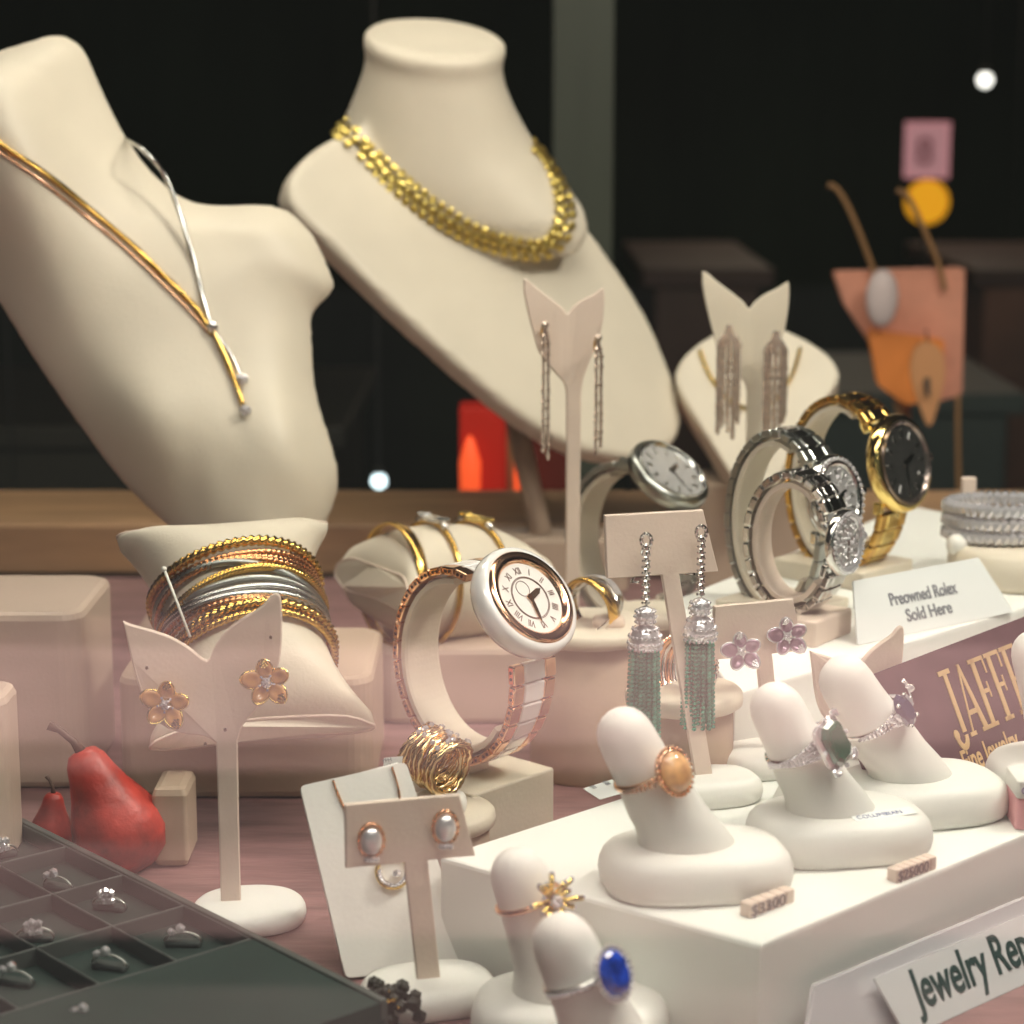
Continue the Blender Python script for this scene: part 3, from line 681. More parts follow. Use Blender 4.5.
# ------------------------------------------------------------------ watches
def watch(name, label, loc, yaw, rx, rz, phi, rc, caseh, mcase, mout, mmid, mdial, mbez, wid=1.7, style='roman', n=24, bez=.78, group=None, thick=.26, rolltilt=0.):
    t = thing(name, label, 'watch', loc, (rolltilt, 0, yaw)); ph = math.radians(phi)
    nrm = V((math.cos(ph)/rx, 0, math.sin(ph)/rz)).normalized(); pc = V((rx*math.cos(ph), 0, rz*math.sin(ph)))+nrm*.05
    Mc = basis(V((0, -1, 0)), nrm, pc)   # z outward, x toward -y, y = z cross x
    b = B(); r = rc
    lathe(b, [(r*.80, 0), (r*.93, .05), (r*.99, caseh*.3), (r, caseh*.55), (r*.985, caseh*.8), (r*.94, caseh*.96), (r*.86, caseh), (r*.80, caseh*.9), (r*.78, caseh*.6)], 64, Mc); ca = obj('case', b, mcase, t)
    b = B(); lathe(b, [(r*.86, caseh*.9), (r*.855, caseh*1.02), (r*.82, caseh*1.10), (r*bez, caseh*1.12), (r*(bez-.06), caseh*1.04), (r*(bez-.09), caseh*.9)], 64, Mc, caps=False); obj('bezel', b, mbez, t)
    if style == 'gems':
        b = B()
        for k in range(36): bead(b, Mc @ V((r*.88*math.cos(k*PI/18), r*.88*math.sin(k*PI/18), caseh*1.05)), .09)
        for k in range(60): a, q_ = random.random()*2*PI, random.uniform(.1, .7); bead(b, Mc @ V((r*q_*math.cos(a), r*q_*math.sin(a), caseh*.97)), .05)
        obj('diamond_setting', b, diam, t)
    b = B(); rd = r*(bez-.07); lathe(b, [(rd, caseh*.7), (rd, caseh*.93), (.02, caseh*.93)], 64, Mc, smooth=False); di = obj('dial', b, mdial, t)
    hm = inkr if mdial is dialw else (silver if mdial is dialb else steeld); b = B()
    romans = ['XII', 'I', 'II', 'III', 'IIII', 'V', 'VI', 'VII', 'VIII', 'IX', 'X', 'XI']
    # twelve o'clock points along +/- bracelet: local -x.. use direction y
    for k in range(12):
        a = -PI/2-k*PI/6
        if style == 'roman':
            tx = text(romans[k], rd*.26, Matrix(), .003, .75, .004); w = [p.x for p in tx.v]; cx = (min(w)+max(w))/2
            Mk = Mc @ Matrix.Translation((0, 0, caseh*.94)) @ Matrix.Rotation(a-PI/2, 4, 'Z') @ Matrix.Translation((-cx, rd*.68, 0))
            b.add([Mk @ p for p in tx.v], tx.f, None, False)
        else: rbox(b, (0, rd*.76, 0), (rd*.08, rd*.22, .03), .01, .005, M=Mc @ Matrix.Translation((0, 0, caseh*.935)) @ Matrix.Rotation(a-PI/2, 4, 'Z'), k=1)
    if style == 'roman':
        for q_ in (.60, .57, .22): lathe(b, [(rd*q_, caseh*.935), (rd*q_, caseh*.945), (rd*q_-.02, caseh*.945), (rd*q_-.02, caseh*.935)], 48, Mc if q_ > .3 else Mc @ Matrix.Translation((rd*.1, -rd*.28, 0)), caps=False)
    obj('hour_marker', b, hm, di)
    for nm, a, L_, w in (('hour_hand', 1.2, .5, .09), ('minute_hand', 3.2, .72, .06)):
        b = B(); prism(b, [(-w*rd, -.1*rd), (w*rd, -.1*rd), (w*rd*.9, L_*rd*.7), (0, L_*rd), (-w*rd*.9, L_*rd*.7)], .025, Mc @ Matrix.Translation((0, 0, caseh*.97)) @ Matrix.Rotation(-a, 4, 'Z') @ Matrix.Rotation(-PI/2, 4, 'X') @ Matrix.Diagonal((1, 1, -1, 1)), .004)
        obj(nm, b, rose if mdial is dialw else silver, di)
    b = B(); lathe(b, [(.16, 0), (.2, .05), (.2, .25), (.12, .32)], 14, Mc @ Matrix.Translation((-r*.98, 0, caseh*.5)) @ Matrix.Rotation(-PI/2, 4, 'Y')); obj('crown', b, mbez, t)
    # lugs
    for sy in (-1, 1):
        for sx in (-1, 1):
            if style == 'roman': continue
            b = B(); rbox(b, (sx*wid*.40, sy*r*.86, -.12), (.26, .5, caseh*.55), .1, .05, M=Mc @ Matrix.Rotation(-sy*.25, 4, 'X')); obj('lug', b, mcase, t)
    bo, bm_ = B(), B(); da = math.asin(min(.95, (rc*1.0)/((rx+rz)/2)))*(.74 if style == 'roman' else .70); hole = B()
    for k in range(n):
        a = ph+da+(2*PI-2*da)*(k+.5)/n; p = V((rx*math.cos(a), 0, rz*math.sin(a))); nn = V((math.cos(a)/rx, 0, math.sin(a)/rz)).normalized()
        seg = (2*PI-2*da)/n*math.hypot(rx*math.sin(a), rz*math.cos(a))*.53; w = wid*(1-.22*math.sin(PI*(k+.5)/n))
        Ml = basis(V((0, -1, 0)), nn, p)
        for sx in (-1, 1): rbox(bo, (sx*w*.37, 0, 0), (w*.25, seg*1.9, thick), .07, .05, M=Ml, k=2)
        rbox(bm_, (0, seg*.0, .015), (w*.46, seg*1.86, thick*.98), .06, .05, M=Ml, k=2)
        if style == 'roman':
            for q_ in (-.3, .3): lathe(hole, [(.055, 0), (.055, .015)], 10, Ml @ Matrix.Translation((w*.495, q_*seg, thick*.5)) @ Matrix.Rotation(PI/2, 4, 'Y'))
    obj('outer_links', bo, mout, t); obj('centre_links', bm_, mmid, t)
    if style == 'roman': obj('pin_hole', hole, mat('pin_hole_dark', (.06, .015, .01), .4), t)
    return t
def wstand(label, loc, yaw, rx, rz, phi, wid, zbase, blk=(4.4, 3.2, 1.2), m=leather, ztop=None):
    """loc is the centre of the watch loop"""
    t = thing('watch_stand', label, 'watch stand', (loc[0], loc[1], zbase), yaw); dz = loc[2]-zbase
    ph = math.radians(phi); path = ell(0, dz, rx-.12, rz-.12, ph+math.radians(48), 2*PI-math.radians(38), 44)
    b = B(); sweepy(b, path, [(-wid/2, 0), (-wid/2, -.16), (-wid/2+.1, -.2), (wid/2-.1, -.2), (wid/2, -.16), (wid/2, 0)], smooth=False); obj('collar', b, m, t)
    b = B(); bh = blk[2]; rbox(b, (.1, 0, bh-.05), (.5, .9, max(.2, dz-rz-bh+.08)), .08, .03); obj('post', b, m, t)
    b = B(); rbox(b, (0, 0, 0), blk, .12, .07); obj('base_block', b, m, t); return t
WY = math.radians(-43)
wc = Y(471, 662, 66)
watch('wristwatch', 'white ceramic and rose gold wristwatch with a roman numeral dial', wc, WY, 2.45, 2.88, 42, 1.82, .85, ceram, rose, ceram, dialw, rose, 1.95, 'roman', 24, .73)
wstand('cream C-shaped stand holding the white and rose gold watch', wc, WY, 2.45, 2.88, 42, 1.5, 0, (3.7, 3.7, 2.0))
wc2 = Y(632, 543, 83)
watch('wristwatch', 'steel wristwatch with a silver dial behind the green tassel earrings', wc2, math.radians(-40), 2.5, 3.0, 56, 1.7, .7, steeld, steeld, steel, mat('silver_dial', (.7, .69, .68), .25, .6), steel, 1.8, 'bar', 24, .86)
wstand('cream C-shaped stand holding the steel watch in the middle', wc2, math.radians(-40), 2.5, 3.0, 56, 1.5, 0, (4.6, 4, 2.2))
wc3 = Y(784, 522, 75)
watch('wristwatch', 'silver diamond-set wristwatch, the larger one on the white shelf', wc3, math.radians(-42), 1.85, 3.05, 20, 1.5, .5, steel, steeld, steel, mat('silver_dial', (.7, .69, .68), .25, .6), silver, 1.7, 'gems', 26, .8)
wstand('cream C-shaped stand holding the larger diamond-set watch', wc3, math.radians(-42), 1.85, 3.05, 20, 1.4, ZB, (3.4, 3.4, .35))
wc4 = Y(796, 541, 71.3)
watch('wristwatch', 'small silver diamond-set wristwatch in front of the larger one', wc4, math.radians(-36), 1.5, 2.15, 4, 1.1, .4, silver, silver, silver, mat('silver_dial', (.7, .69, .68), .25, .6), diam, 1.3, 'gems', 22, .8)
wstand('cream C-shaped stand holding the small diamond-set watch', wc4, math.radians(-36), 1.5, 2.15, 4, 1.0, ZB, (3.0, 2.6, .85), m=leath2)
wc5 = Y(845, 484, 80)
watch('wristwatch', 'yellow gold wristwatch with a black dial on the white shelf', wc5, math.radians(-42), 2.0, 3.1, 18, 1.8, .65, goldp, gold, goldp, dialb, mat('dark_bezel', (.25, .2, .18), .2, .9), 1.8, 'bar', 24, .84)
wstand('cream C-shaped stand holding the gold watch', wc5, math.radians(-42), 2.0, 3.1, 18, 1.5, ZB, (4.0, 3.4, .7))

# ------------------------------------------------------------------ ring fingers
def finger(label, px, py, z, yaw, lean=1., s=1., a=2.45, d=1.75, h=1.15, fx=0.):
    c = G(px, py, z); t = thing('ring_finger_stand', label, 'ring stand', c, yaw)
    b = B(); pebble(b, a, d, h, p=2.9); obj('base', b, ringw, t)
    rings = []
    for zz, cx, ra, rb_ in ((-.05, -.22, 1.26, 1.0), (.05, -.24, 1.25, .99), (.3, -.36, 1.14, .95), (.7, -.6, .94, .86), (1.2, -.88, .82, .79), (1.7, -1.12, .745, .74), (2.3, -1.40, .70, .70), (2.8, -1.63, .68, .68), (3.05, -1.74, .65, .65), (3.25, -1.83, .58, .58), (3.4, -1.89, .48, .48), (3.5, -1.93, .36, .36), (3.57, -1.96, .22, .22), (3.6, -1.97, .07, .07)):
        rings.append([V((fx+cx*lean*s+ra*s*math.cos(u), rb_*s*math.sin(u), h+zz*s+.42*ra*s*math.cos(u)*min(1, max(0, zz-.1)/1.1)*lean)) for u in [2*PI*k/40 for k in range(40)]])
    b = B(); loft(b, rings); b.s[-1] = True; obj('finger', b, ringw, t)
    pose = lambda zz: (V((fx-.48*lean*zz*s*.98-.28*s*lean, 0, h+zz*s)), V((-.47*lean, 0, 1)).normalized())
    return t, c, yaw, pose
def ring_at(name, label, fs, zz, head, builder, group=None, rr=.76):
    t0, c, yaw, pose = fs; p, ax = pose(zz); R = Matrix.Rotation(yaw, 3, 'Z'); p = c+R @ p; ax = R @ ax
    t = thing(name, label, 'ring', p, basis(V(head), ax).to_3x3(), group)
    builder(t, rr); return t
def circ(r, n=64, z=0): return [V((r*math.cos(2*PI*k/n), r*math.sin(2*PI*k/n), z)) for k in range(n)]
def tagpaper(label, pts, txt=None, m=paper, size=.2):
    P = [V(p) for p in pts]; nn = (P[1]-P[0]).cross(P[3]-P[0]).normalized(); b = B()
    vs = P+[p+nn*.02 for p in P]; b.add(vs, [[0, 1, 2, 3], [7, 6, 5, 4], [0, 4, 5, 1], [1, 5, 6, 2], [2, 6, 7, 3], [3, 7, 4, 0]], None, False)
    t = thing('price_tag', label, 'price tag', P[0]); obj('tag_paper', b, m, t, invof(t))
    if txt:
        x = (P[1]-P[0]).normalized(); y = (P[3]-P[0]); y = (y-x*y.dot(x)).normalized(); z = x.cross(y)
        if z.dot(CAM-P[0]) < 0: z = -z
        M_ = Matrix((x, y, z)).transposed().to_4x4(); w = (P[1]-P[0]).length; hh = (P[3]-P[0]).length
        rows = txt.split('\n'); bb = B()
        for i, rw in enumerate(rows):
            q_ = P[0]+x*w*.08+y*(hh*(1-(i+.8)/len(rows)*.9))+z*.04
            bt = text(rw, size, Matrix.Translation(q_) @ M_, .004, .9); bb.add(bt.v, bt.f, None, False)
        obj('printed_text', bb, inkg, t, invof(t))
    return t
def band(t, rr, m, r=.08, flat=1.):
    b = B(); tube(b, circ(rr+r*.6), r*1.15, 8, closed=True); obj('band', b, m, t)
def pave(b, rr, a0, a1, w, n, rad=.055):
    for i in range(n):
        a = a0+(a1-a0)*i/(n-1)
        for k in (-1, 0, 1):
            if w or k == 0: bead(b, ((rr+.17)*math.cos(a), (rr+.17)*math.sin(a), k*w*(1-abs(a)/1.6)), rad)
def r_opal(t, rr):
    band(t, rr, rose, .08)
    b = B(); pave(b, rr, -1.5, 1.5, .14, 24, .055); obj('diamond_shoulders', b, mat('rose_diamond', (.9, .68, .55), .1, .8), t)
    b = B(); M_ = basis(V((0, 1, 0)), V((1, 0, 0)), (rr+.14, 0, 0)); lathe(b, [(.5, 0), (.62, .12), (.64, .22), (.56, .28)], 32, M_ @ Matrix.Diagonal((.86, 1, 1, 1)))
    for k in range(26): bead(b, M_ @ V((.60*.86*math.cos(k*2*PI/26), .64*math.sin(k*2*PI/26), .24)), .06)
    obj('halo', b, rose, t)
    b = B(); ball(b, (0, 0, .22), .55, 12, (.86, 1, .62), M_); obj('opal', b, opal, t)
def r_emer(t, rr):
    band(t, rr, silver, .09)
    b = B(); pave(b, rr, -1.9, 1.9, .28, 34, .07); pave(b, rr-.02, -1.2, 1.2, .14, 24, .065); obj('diamond_band', b, diam, t)
    M_ = basis(V((0, 0, 1)), V((1, 0, 0)), (rr+.2, 0, 0))
    b = B(); prof = [(.5, 0), (.72, .14), (.78, .3), (.7, .36)]
    rings = [[V((x, y, z)) for x, y in rrect(1.36*q_/.78, 1.0*q_/.78, .2, 2)] for q_, z in prof]; loft(b, rings, M=M_, smooth=False)
    rc_ = rrect(1.40, 1.02, .14, 3); L_ = spline([V((x, y, .38)) for x, y in rc_], 2, True)
    for p in L_: bead(b, M_ @ p, .075)
    obj('halo', b, diam, t)
    b = B(); loft(b, [[M_ @ V((x*k_, y*k_, z_)) for x, y in rrect(1.22, .84, .22, 1)] for k_, z_ in ((.9, .2), (1, .4), (.86, .5), (.7, .55))], smooth=False); obj('emerald', b, emer, t)
def r_dark(t, rr):
    band(t, rr, silver, .08)
    b = B(); pave(b, rr, -1.6, 1.6, .17, 26, .06)
    for s in (-1, 1):
        for k in range(7): bead(b, (rr+.25+.08*math.cos(k), s*.42+.1*math.sin(k*1.5), .15*math.cos(k*1.9)), .09)
    obj('side_diamonds', b, diam, t)
    M_ = basis(V((0, 0, 1)), V((1, 0, 0)), (rr+.3, 0, 0)); b = B(); gem(b, M_ @ Matrix.Diagonal((1, .72, 1, 1)), .52, .52, .32, 10); obj('dark_stone', b, darkst, t)
    b = B()
    for k in range(4): bead(b, M_ @ V((.5*math.cos(PI/4+k*PI/2), .36*math.sin(PI/4+k*PI/2), .14)), .07)
    obj('claws', b, silver, t)
def r_blue(t, rr):
    band(t, rr, silver, .075)
    b = B(); pave(b, rr, -1.7, 1.7, 0, 22, .075); obj('diamond_band', b, diam, t)
    M_ = basis(V((0, 0, 1)), V((1, 0, 0)), (rr+.28, 0, 0)); b = B(); gem(b, M_ @ Matrix.Translation((0, 0, .06)) @ Matrix.Diagonal((1, .85, 1, 1)), .54, .54, .34, 12); obj('sapphire', b, sapp, t)
    b = B()
    lathe(b, [(.3, -.2), (.5, 0), (.52, .05)], 24, M_ @ Matrix.Diagonal((1, .75, 1, 1)))
    for k in range(24): bead(b, M_ @ V((.6*math.cos(k*PI/12), .53*math.sin(k*PI/12), .08)), .075)
    obj('halo', b, diam, t)
def r_burst(t, rr):
    band(t, rr, rose, .06); M_ = basis(V((0, 0, 1)), V((1, 0, 0)), (rr+.12, 0, 0)); b = B(); d = B()
    for k in range(16):
        a = k*PI/8+.1; L_ = .68 if k % 2 else .5; e = V((L_*math.cos(a), L_*math.sin(a), .22+.12*(k % 3)))
        tube(b, [M_ @ V((.05*math.cos(a), .05*math.sin(a), .1)), M_ @ e], [.055, .075], 6); bead(d, M_ @ e, .07)
    obj('rays', b, goldp, t)
    for k in range(5): bead(d, M_ @ V((.1*math.cos(k*1.3), .1*math.sin(k*1.3), .3)), .1)
    obj('diamonds', d, diam, t)
fA = finger('white ring finger stand with the orange opal ring', 695, 884, ZA, math.radians(9), lean=1.12, s=.98)
ring_at('opal_ring', 'rose gold ring with a large orange opal', fA, 1.95, V((.62, -.75, .15)), r_opal)
fB = finger('white ring finger stand with the emerald ring and a printed name', 838, 848, ZA, math.radians(12), lean=1.12, s=.96)
ring_at('emerald_ring', 'diamond-set ring with a large green emerald-cut stone', fB, 1.85, V((.68, -.68, .2)), r_emer)
fC = finger('white ring finger stand with the dark-stone ring beside the gold-lettered plaque', 919, 812, ZA, math.radians(14), lean=1.45, s=.95)
ring_at('dark_stone_ring', 'silver ring with an oval dark violet stone and diamond shoulders', fC, 1.75, V((.78, -.58, .3)), r_dark)
fD = finger('white ring finger stand cut off by the right edge', 1072, 790, ZA, math.radians(6), lean=.75)
fE = finger('white ring finger stand with the gold starburst ring', 570, 1034, 0, math.radians(-4), s=1.0, lean=.75)
ring_at('starburst_ring', 'rose gold ring with a starburst of gold rays and diamonds', fE, 2.35, V((.55, -.75, .2)), r_burst)
fF = finger('frontmost white ring finger stand with the blue sapphire ring', 630, 1115, 0, math.radians(-4), lean=.9)
ring_at('sapphire_ring', 'diamond ring with an oval deep blue sapphire, frontmost', fF, 2.2, V((.72, -.66, .2)), r_blue)
# ring at frame-right finger
ring_at('plain_ring', 'thin silver ring on the finger stand cut off by the right edge', fD, 1.2, V((.6, -.7, 0)), lambda t, rr: band(t, rr, silver, .08))
# crossover ring on pedestal 8
def seat_ring(name, label, c, R, ang=0):
    return thing(name, label, 'ring', c, R)
c = Y(592, 607, c8.y-.2); Rr = basis(V((.45, .1, 1)), V((-.55, -.80, .16))).to_3x3()
t = seat_ring('crossover_ring', 'wide crossover ring of yellow gold and pale steel on a cream pedestal', c, Rr)
for s, m, nm in ((1, gold, 'gold_ribbon'), (-1, silver, 'diamond_ribbon')):
    b = B(); pts = [V((.80*math.cos(a), .80*math.sin(a), s*.22*math.cos(a))) for a in [2*PI*k/60 for k in range(60)]]
    rings = [[p.normalized()*rr_+V((0, 0, p.z*0+zz)) for rr_, zz in ((.88, p.z-.3), (.96+.04*s, p.z-.3), (1.02+.04*s, p.z), (.96+.04*s, p.z+.3), (.88, p.z+.3))] for p in pts]; rings.append(rings[0])
    rings = [[V((q_.x, q_.y, q_.z)) for q_ in r] for r in rings]
    loft(b, rings, False, False); obj(nm, b, m, t)
b = B()
for k in range(26):
    a = -.7+1.4*k/25
    for z in (-.1, .05, .2): bead(b, (1.04*math.cos(a), 1.04*math.sin(a), z-.22*math.cos(a)), .05)
obj('diamonds', b, diam, t)
b = B(); pebble(b, .55, .42, .35); o = center_tag(B().add([v+V((c.x+.55, c.y-.3, 5.19)) for v in b.v], b.f), 'ring_cushion', leath2, 'small cream ring holder inside the crossover ring', 'ring holder')
# striped ring on pedestal 13
c = Y(684, 664, c13.y); Rr = basis(V((.2, .1, 1)), V((-.25, -.95, .1))).to_3x3()
t = seat_ring('stacked_band_ring', 'ring of four fine diamond bands behind the green tassel earring', Y(686, 668, c13.y+.1), basis(V((.3, 0, 1)), V((-.75, -.6, .2))).to_3x3())
for k in range(4):
    b = B(); tube(b, circ(.9, 48, -.33+.22*k), .085, 8, closed=True)
    for j in range(20):
        a = -1.3+2.6*j/19; bead(b, (.98*math.cos(a), .98*math.sin(a), -.33+.22*k), .06)
    obj('band', b, rose if k % 2 else silver, t)
# rope ring
c = Y(430, 762, cg.y); t = seat_ring('rope_ring', 'wide gold rope ring dotted with diamonds on a low cream pedestal', Y(436, 760, cg.y-.2), basis(V((.2, .1, 1)), V((.72, -.62, -.22))).to_3x3())
b = B()
for k in range(9):
    z = -.64+.16*k; tube(b, [V(((.78+.05*math.cos(k*1.7))*math.cos(a), (.78+.05*math.cos(k*1.7))*math.sin(a), z+.08*math.sin(2*a+k))) for a in [2*PI*j/80 for j in range(80)]], .095, 9, closed=True, lobes=3, twist=5)
obj('rope_band', b, mat('rope_gold', (.80, .58, .30), .22, 1), t)
b = B(); rnd = random.Random(5)
for k in range(24):
    a = rnd.uniform(-1.1, .9); bead(b, (.95*math.cos(a), .95*math.sin(a), rnd.uniform(-.6, .6)), .09)
obj('diamonds', b, diam, t)
b = B(); pebble(b, .8, .6, .5); center_tag(B().add([v+V((cg.x+.1, cg.y-.1, 1.89)) for v in b.v], b.f), 'ring_cushion', ringw, 'small white ring holder under the gold rope ring', 'ring holder')

# ------------------------------------------------------------------ pendant card
Pa, Pb = G(346, 978, 0.1), G(472, 966, 0.1)
d = ray(300, 786); k = (4.75-CAMZ)/d.z; Pt = CAM+d*k
nn = (Pb-Pa).cross(Pt-Pa).normalized()
if nn.y > 0: nn = -nn
Ptr = onplane(406, 762, Pa, nn)
b = B()
def slab(b, P, th, nn):
    vs = [V(p) for p in P]+[p-nn*th for p in P]; m = len(P)
    return b.add(vs, [list(range(m)), list(range(2*m-1, m-1, -1))]+[[i, (i+1) % m, (i+1) % m+m, i+m] for i in range(m)], None, False)
def rnd_corners(P, r=.06, k=3):
    out = []; m = len(P)
    for i in range(m):
        a, p, c = P[i-1], P[i], P[(i+1) % m]
        s, e = p+(a-p).normalized()*r, p+(c-p).normalized()*r
        for j in range(k+1):
            q_ = j/k; out.append(s*(1-q_)**2+p*2*q_*(1-q_)+e*q_*q_)
    return out
pcard = thing('pendant_card', 'cream slanted display card holding a fine pendant necklace', 'display card', (Pa+Pb)/2)
slab(b, rnd_corners([Pa, Pb, Ptr, Pt], .15), .22, nn); obj('card', b, ringw, pcard, invof(pcard))
bk = V((0, 2.6, 0)); b = B(); slab(b, [Pt-nn*.2+V((.2, 0, -.1)), Ptr-nn*.2+V((-.2, 0, -.1)), V((Pb.x-.2, Pb.y+5.2, 0.1)), V((Pa.x+.2, Pa.y+5.2, 0.1))], .12, V((0, -.7, -.7))); obj('easel', b, ringw, pcard, invof(pcard))
pn = thing('pendant_necklace', 'fine chain necklace with a gold ring pendant on the slanted cream card', 'necklace', onplane(390, 875, Pa, nn)+nn*.1)
b = B()
for seg in (((333, 781), (338, 795), (346, 812), (362, 840), (378, 862)), ((392, 768), (398, 788), (400, 810), (398, 838), (391, 862))):
    for p in spline([V((x, y, 0)) for x, y in seg], 12): bead(b, onplane(p.x, p.y, Pa, nn)+nn*.04, .035 if p.y < 790 else .045)
obj('chain', b, rose, pn, invof(pn))
b = B(); c = onplane(392, 872, Pa, nn)+nn*.1; Mp = basis(V((1, 0, 0)), nn, c); tube(b, [Mp @ V((.42*math.cos(a), .42*math.sin(a), 0)) for a in [2*PI*j/40 for j in range(40)]], .06, 8, closed=True)
obj('ring_pendant', b, goldp, pn, invof(pn)); b = B()
for j in range(14): a = PI+PI*j/13; bead(b, Mp @ V((.36*math.cos(a), .36*math.sin(a), .08)), .07)
bead(b, Mp @ V((.1, -.05, .06)), .13); obj('pendant_diamonds', b, diam, pn, invof(pn))

# ------------------------------------------------------------------ price tags and signs
tagpaper('small white printed tag beside the gold rope ring', [Y(383, 772, 58), Y(401, 768, 58), Y(403, 756, 58), Y(384, 758, 58)], 'YPH\nAL28', size=.17)
p0 = G(583, 789, ZA+.02)
tagpaper('small white barcode tag lying left of the opal ring stand', [G(583, 789, ZA+.05), G(600, 800, ZA+.05), G(627, 792, ZA+.25), G(612, 780, ZA+.25)], '4188\n211', size=.2)
tagpaper('folded white barcode tag hanging from the starburst ring', [Y(516, 990, 52.3), Y(536, 990, 52.3), Y(540, 938, 52.4), Y(514, 938, 52.4)], '||||\n||||\n||||\n||', size=.3)
tagpaper('small silver tag hanging behind the emerald ring', [Y(768, 807, 59), Y(780, 806, 59), Y(792, 782, 59), Y(782, 778, 59)], None, ringw)
tagpaper('small silver tag hanging behind the dark-stone ring', [Y(846, 776, 62), Y(858, 768, 62), Y(862, 745, 62), Y(853, 742, 62)], None, ringw)
def price_chip(label, p0, p1, z, txt):
    a, c = G(*p0, z), G(*p1, z); x = (c-a).normalized(); y = V((-x.y, x.x, 0)); L_ = (c-a).length; t = thing('price_block', label, 'price block', a)
    R = Matrix((x, y, V((0, 0, 1)))).transposed().to_4x4(); n_ = len(txt)
    b = B()
    for i in range(n_): rbox(b, (L_*(i+.5)/n_, .18, 0), (L_/n_*.94, .36, .36), .05, .03, M=R, k=2)
    obj('number_cubes', b, leath2, t)
    tb_ = text(txt, .40, R @ Matrix.Translation((.02, -.015, .05)) @ Matrix.Rotation(PI/2, 4, 'X'), .01, L_/(.40*.56*n_)*.85, .004); obj('price_digits', tb_, mat('price_ink', (.25, .2, .2), .5), t)
price_chip('little price block reading 3300 against the opal ring stand', (750, 919), (795, 902), ZA, '$3300')
price_chip('little price block reading 25000 against the emerald ring stand', (897, 884), (937, 869), ZA, '$25000')
# printed label on stand B
lab = fB[0]; tb_ = B()
Ml = Matrix.Translation((.12, -1.14, 1.155)) @ Matrix.Rotation(math.radians(10), 4, 'Z') @ Matrix.Rotation(math.radians(9), 4, 'X'); b = B(); box(b, -.1, -.06, -.02, 1.75, .34, .0, Ml); lp_ = obj('name_label', b, paper, lab)
t_ = text('COLUMBIAN', .26, Ml @ Matrix.Translation((0, .04, .005)), .004, .92); obj('lettering', t_, mat('blue_ink', (.12, .15, .30), .5), lp_)
def plaque(name, label, cat, P, th, m, texts, group=None):
    """P: bottom-left, bottom-right, top-right, top-left"""
    nn_ = (P[1]-P[0]).cross(P[3]-P[0]).normalized()
    t = thing(name, label, cat, P[0]); b = B(); slab(b, rnd_corners(P, .08), th, nn_); obj('panel', b, m, t, invof(t))
    x = (P[1]-P[0]).normalized(); y = nn_.cross(x); M_ = Matrix((x, y, nn_)).transposed().to_4x4()
    for s_, size, u, w, xs, bo, mm, nm in texts:
        org = P[0]+x*u+y*w+nn_*.015
        if callable(s_): bt = s_(size, Matrix.Translation(org) @ M_, xs)
        else: bt = text(s_, size, Matrix.Translation(org) @ M_, .01, xs, bo)
        obj(nm, bt, mm, t, invof(t))
    return t, M_
# serif capitals as outlines
SER = {'J': [(.05, .92), (.62, .92), (.62, 1), (.02, 1), (.02, .92)],}
def serif_caps(size, M_, xs):
    b = B()
    def poly(pts, ox):
        n_ = len(pts); vs = [M_ @ V(((x+ox)*size*xs, y*size, 0)) for x, y in pts]+[M_ @ V(((x+ox)*size*xs, y*size, .03)) for x, y in pts]
        b.add(vs, [list(range(n_, 2*n_))]+[[i, (i+1) % n_, (i+1) % n_+n_, i+n_] for i in range(n_)], None, False)
    def bar(x0, y0, x1, y1, w0, w1, ox):
        poly([(x0-w0/2, y0), (x0+w0/2, y0), (x1+w1/2, y1), (x1-w1/2, y1)], ox)
    def rect(x0, y0, x1, y1, ox): poly([(x0, y0), (x1, y0), (x1, y1), (x0, y1)], ox)
    # J
    rect(.12, .93, .62, 1, 0); rect(.30, .1, .46, .95, 0)
    arc = [(.38+(-.18)+.26*math.cos(a), .06+.2*math.sin(a)) for a in [0, -.4, -.8, -1.2, -1.6, -2.0, -2.4, -2.8, -3.1]]
    inn = [(.38+(-.18)+.12*math.cos(a), .06+.11*math.sin(a)) for a in [-3.1, -2.6, -2.0, -1.5, -1.0, -.5, 0]]
    poly(arc+inn, 0); poly([(-.06+.11*math.cos(a)+.07, .10+.08*math.sin(a)) for a in [2*PI*k/10 for k in range(10)]], 0)
    # A
    ox = .58; bar(.12, 0, .46, 1, .06, .06, ox); bar(.76, 0, .46, 1, .19, .10, ox); rect(.24, .28, .66, .35, ox); rect(0, 0, .26, .06, ox); rect(.58, 0, .94, .06, ox)
    # F F E
    for k_, ox in enumerate((1.5, 2.25, 3.0)):
        rect(.1, 0, .27, 1, ox); rect(0, 0, .4, .06, ox); rect(0, .94, .68, 1, ox); rect(.62, .74, .68, 1, ox); rect(.2, .48, .52, .54, ox); rect(.48, .4, .53, .63, ox)
        if k_ == 2: rect(0, 0, .7, .06, ox); rect(.64, 0, .70, .26, ox)
    return b
pA, pB_ = G(838, 838, ZA+.02), G(950, 783, ZA+.02); dd = (pB_-pA).normalized()
dd = (G(1024, 748, ZA)-G(950, 783, ZA)).normalized()
pB0 = G(950, 783, ZA+.02); hor = V((-dd.y, dd.x, 0)).normalized(); ud = (hor*1.5+V((0, 0, 3.2))).normalized(); pn_ = dd.cross(ud).normalized()
if pn_.y > 0: pn_ = -pn_
upl = (onplane(950, 645, pB0, pn_)-pB0).dot(ud); up = ud*upl
pA = pB0-dd*3.6; pE = pA+dd*16
def puv(px, py): w_ = onplane(px, py, pA, pn_)-pA; return w_.dot(dd), w_.dot(ud)
u1_, w1_ = puv(947, 744); u2_, w2_ = puv(963, 776)
gp = mat('gold_lettering', (.70, .48, .24), .45, .3)
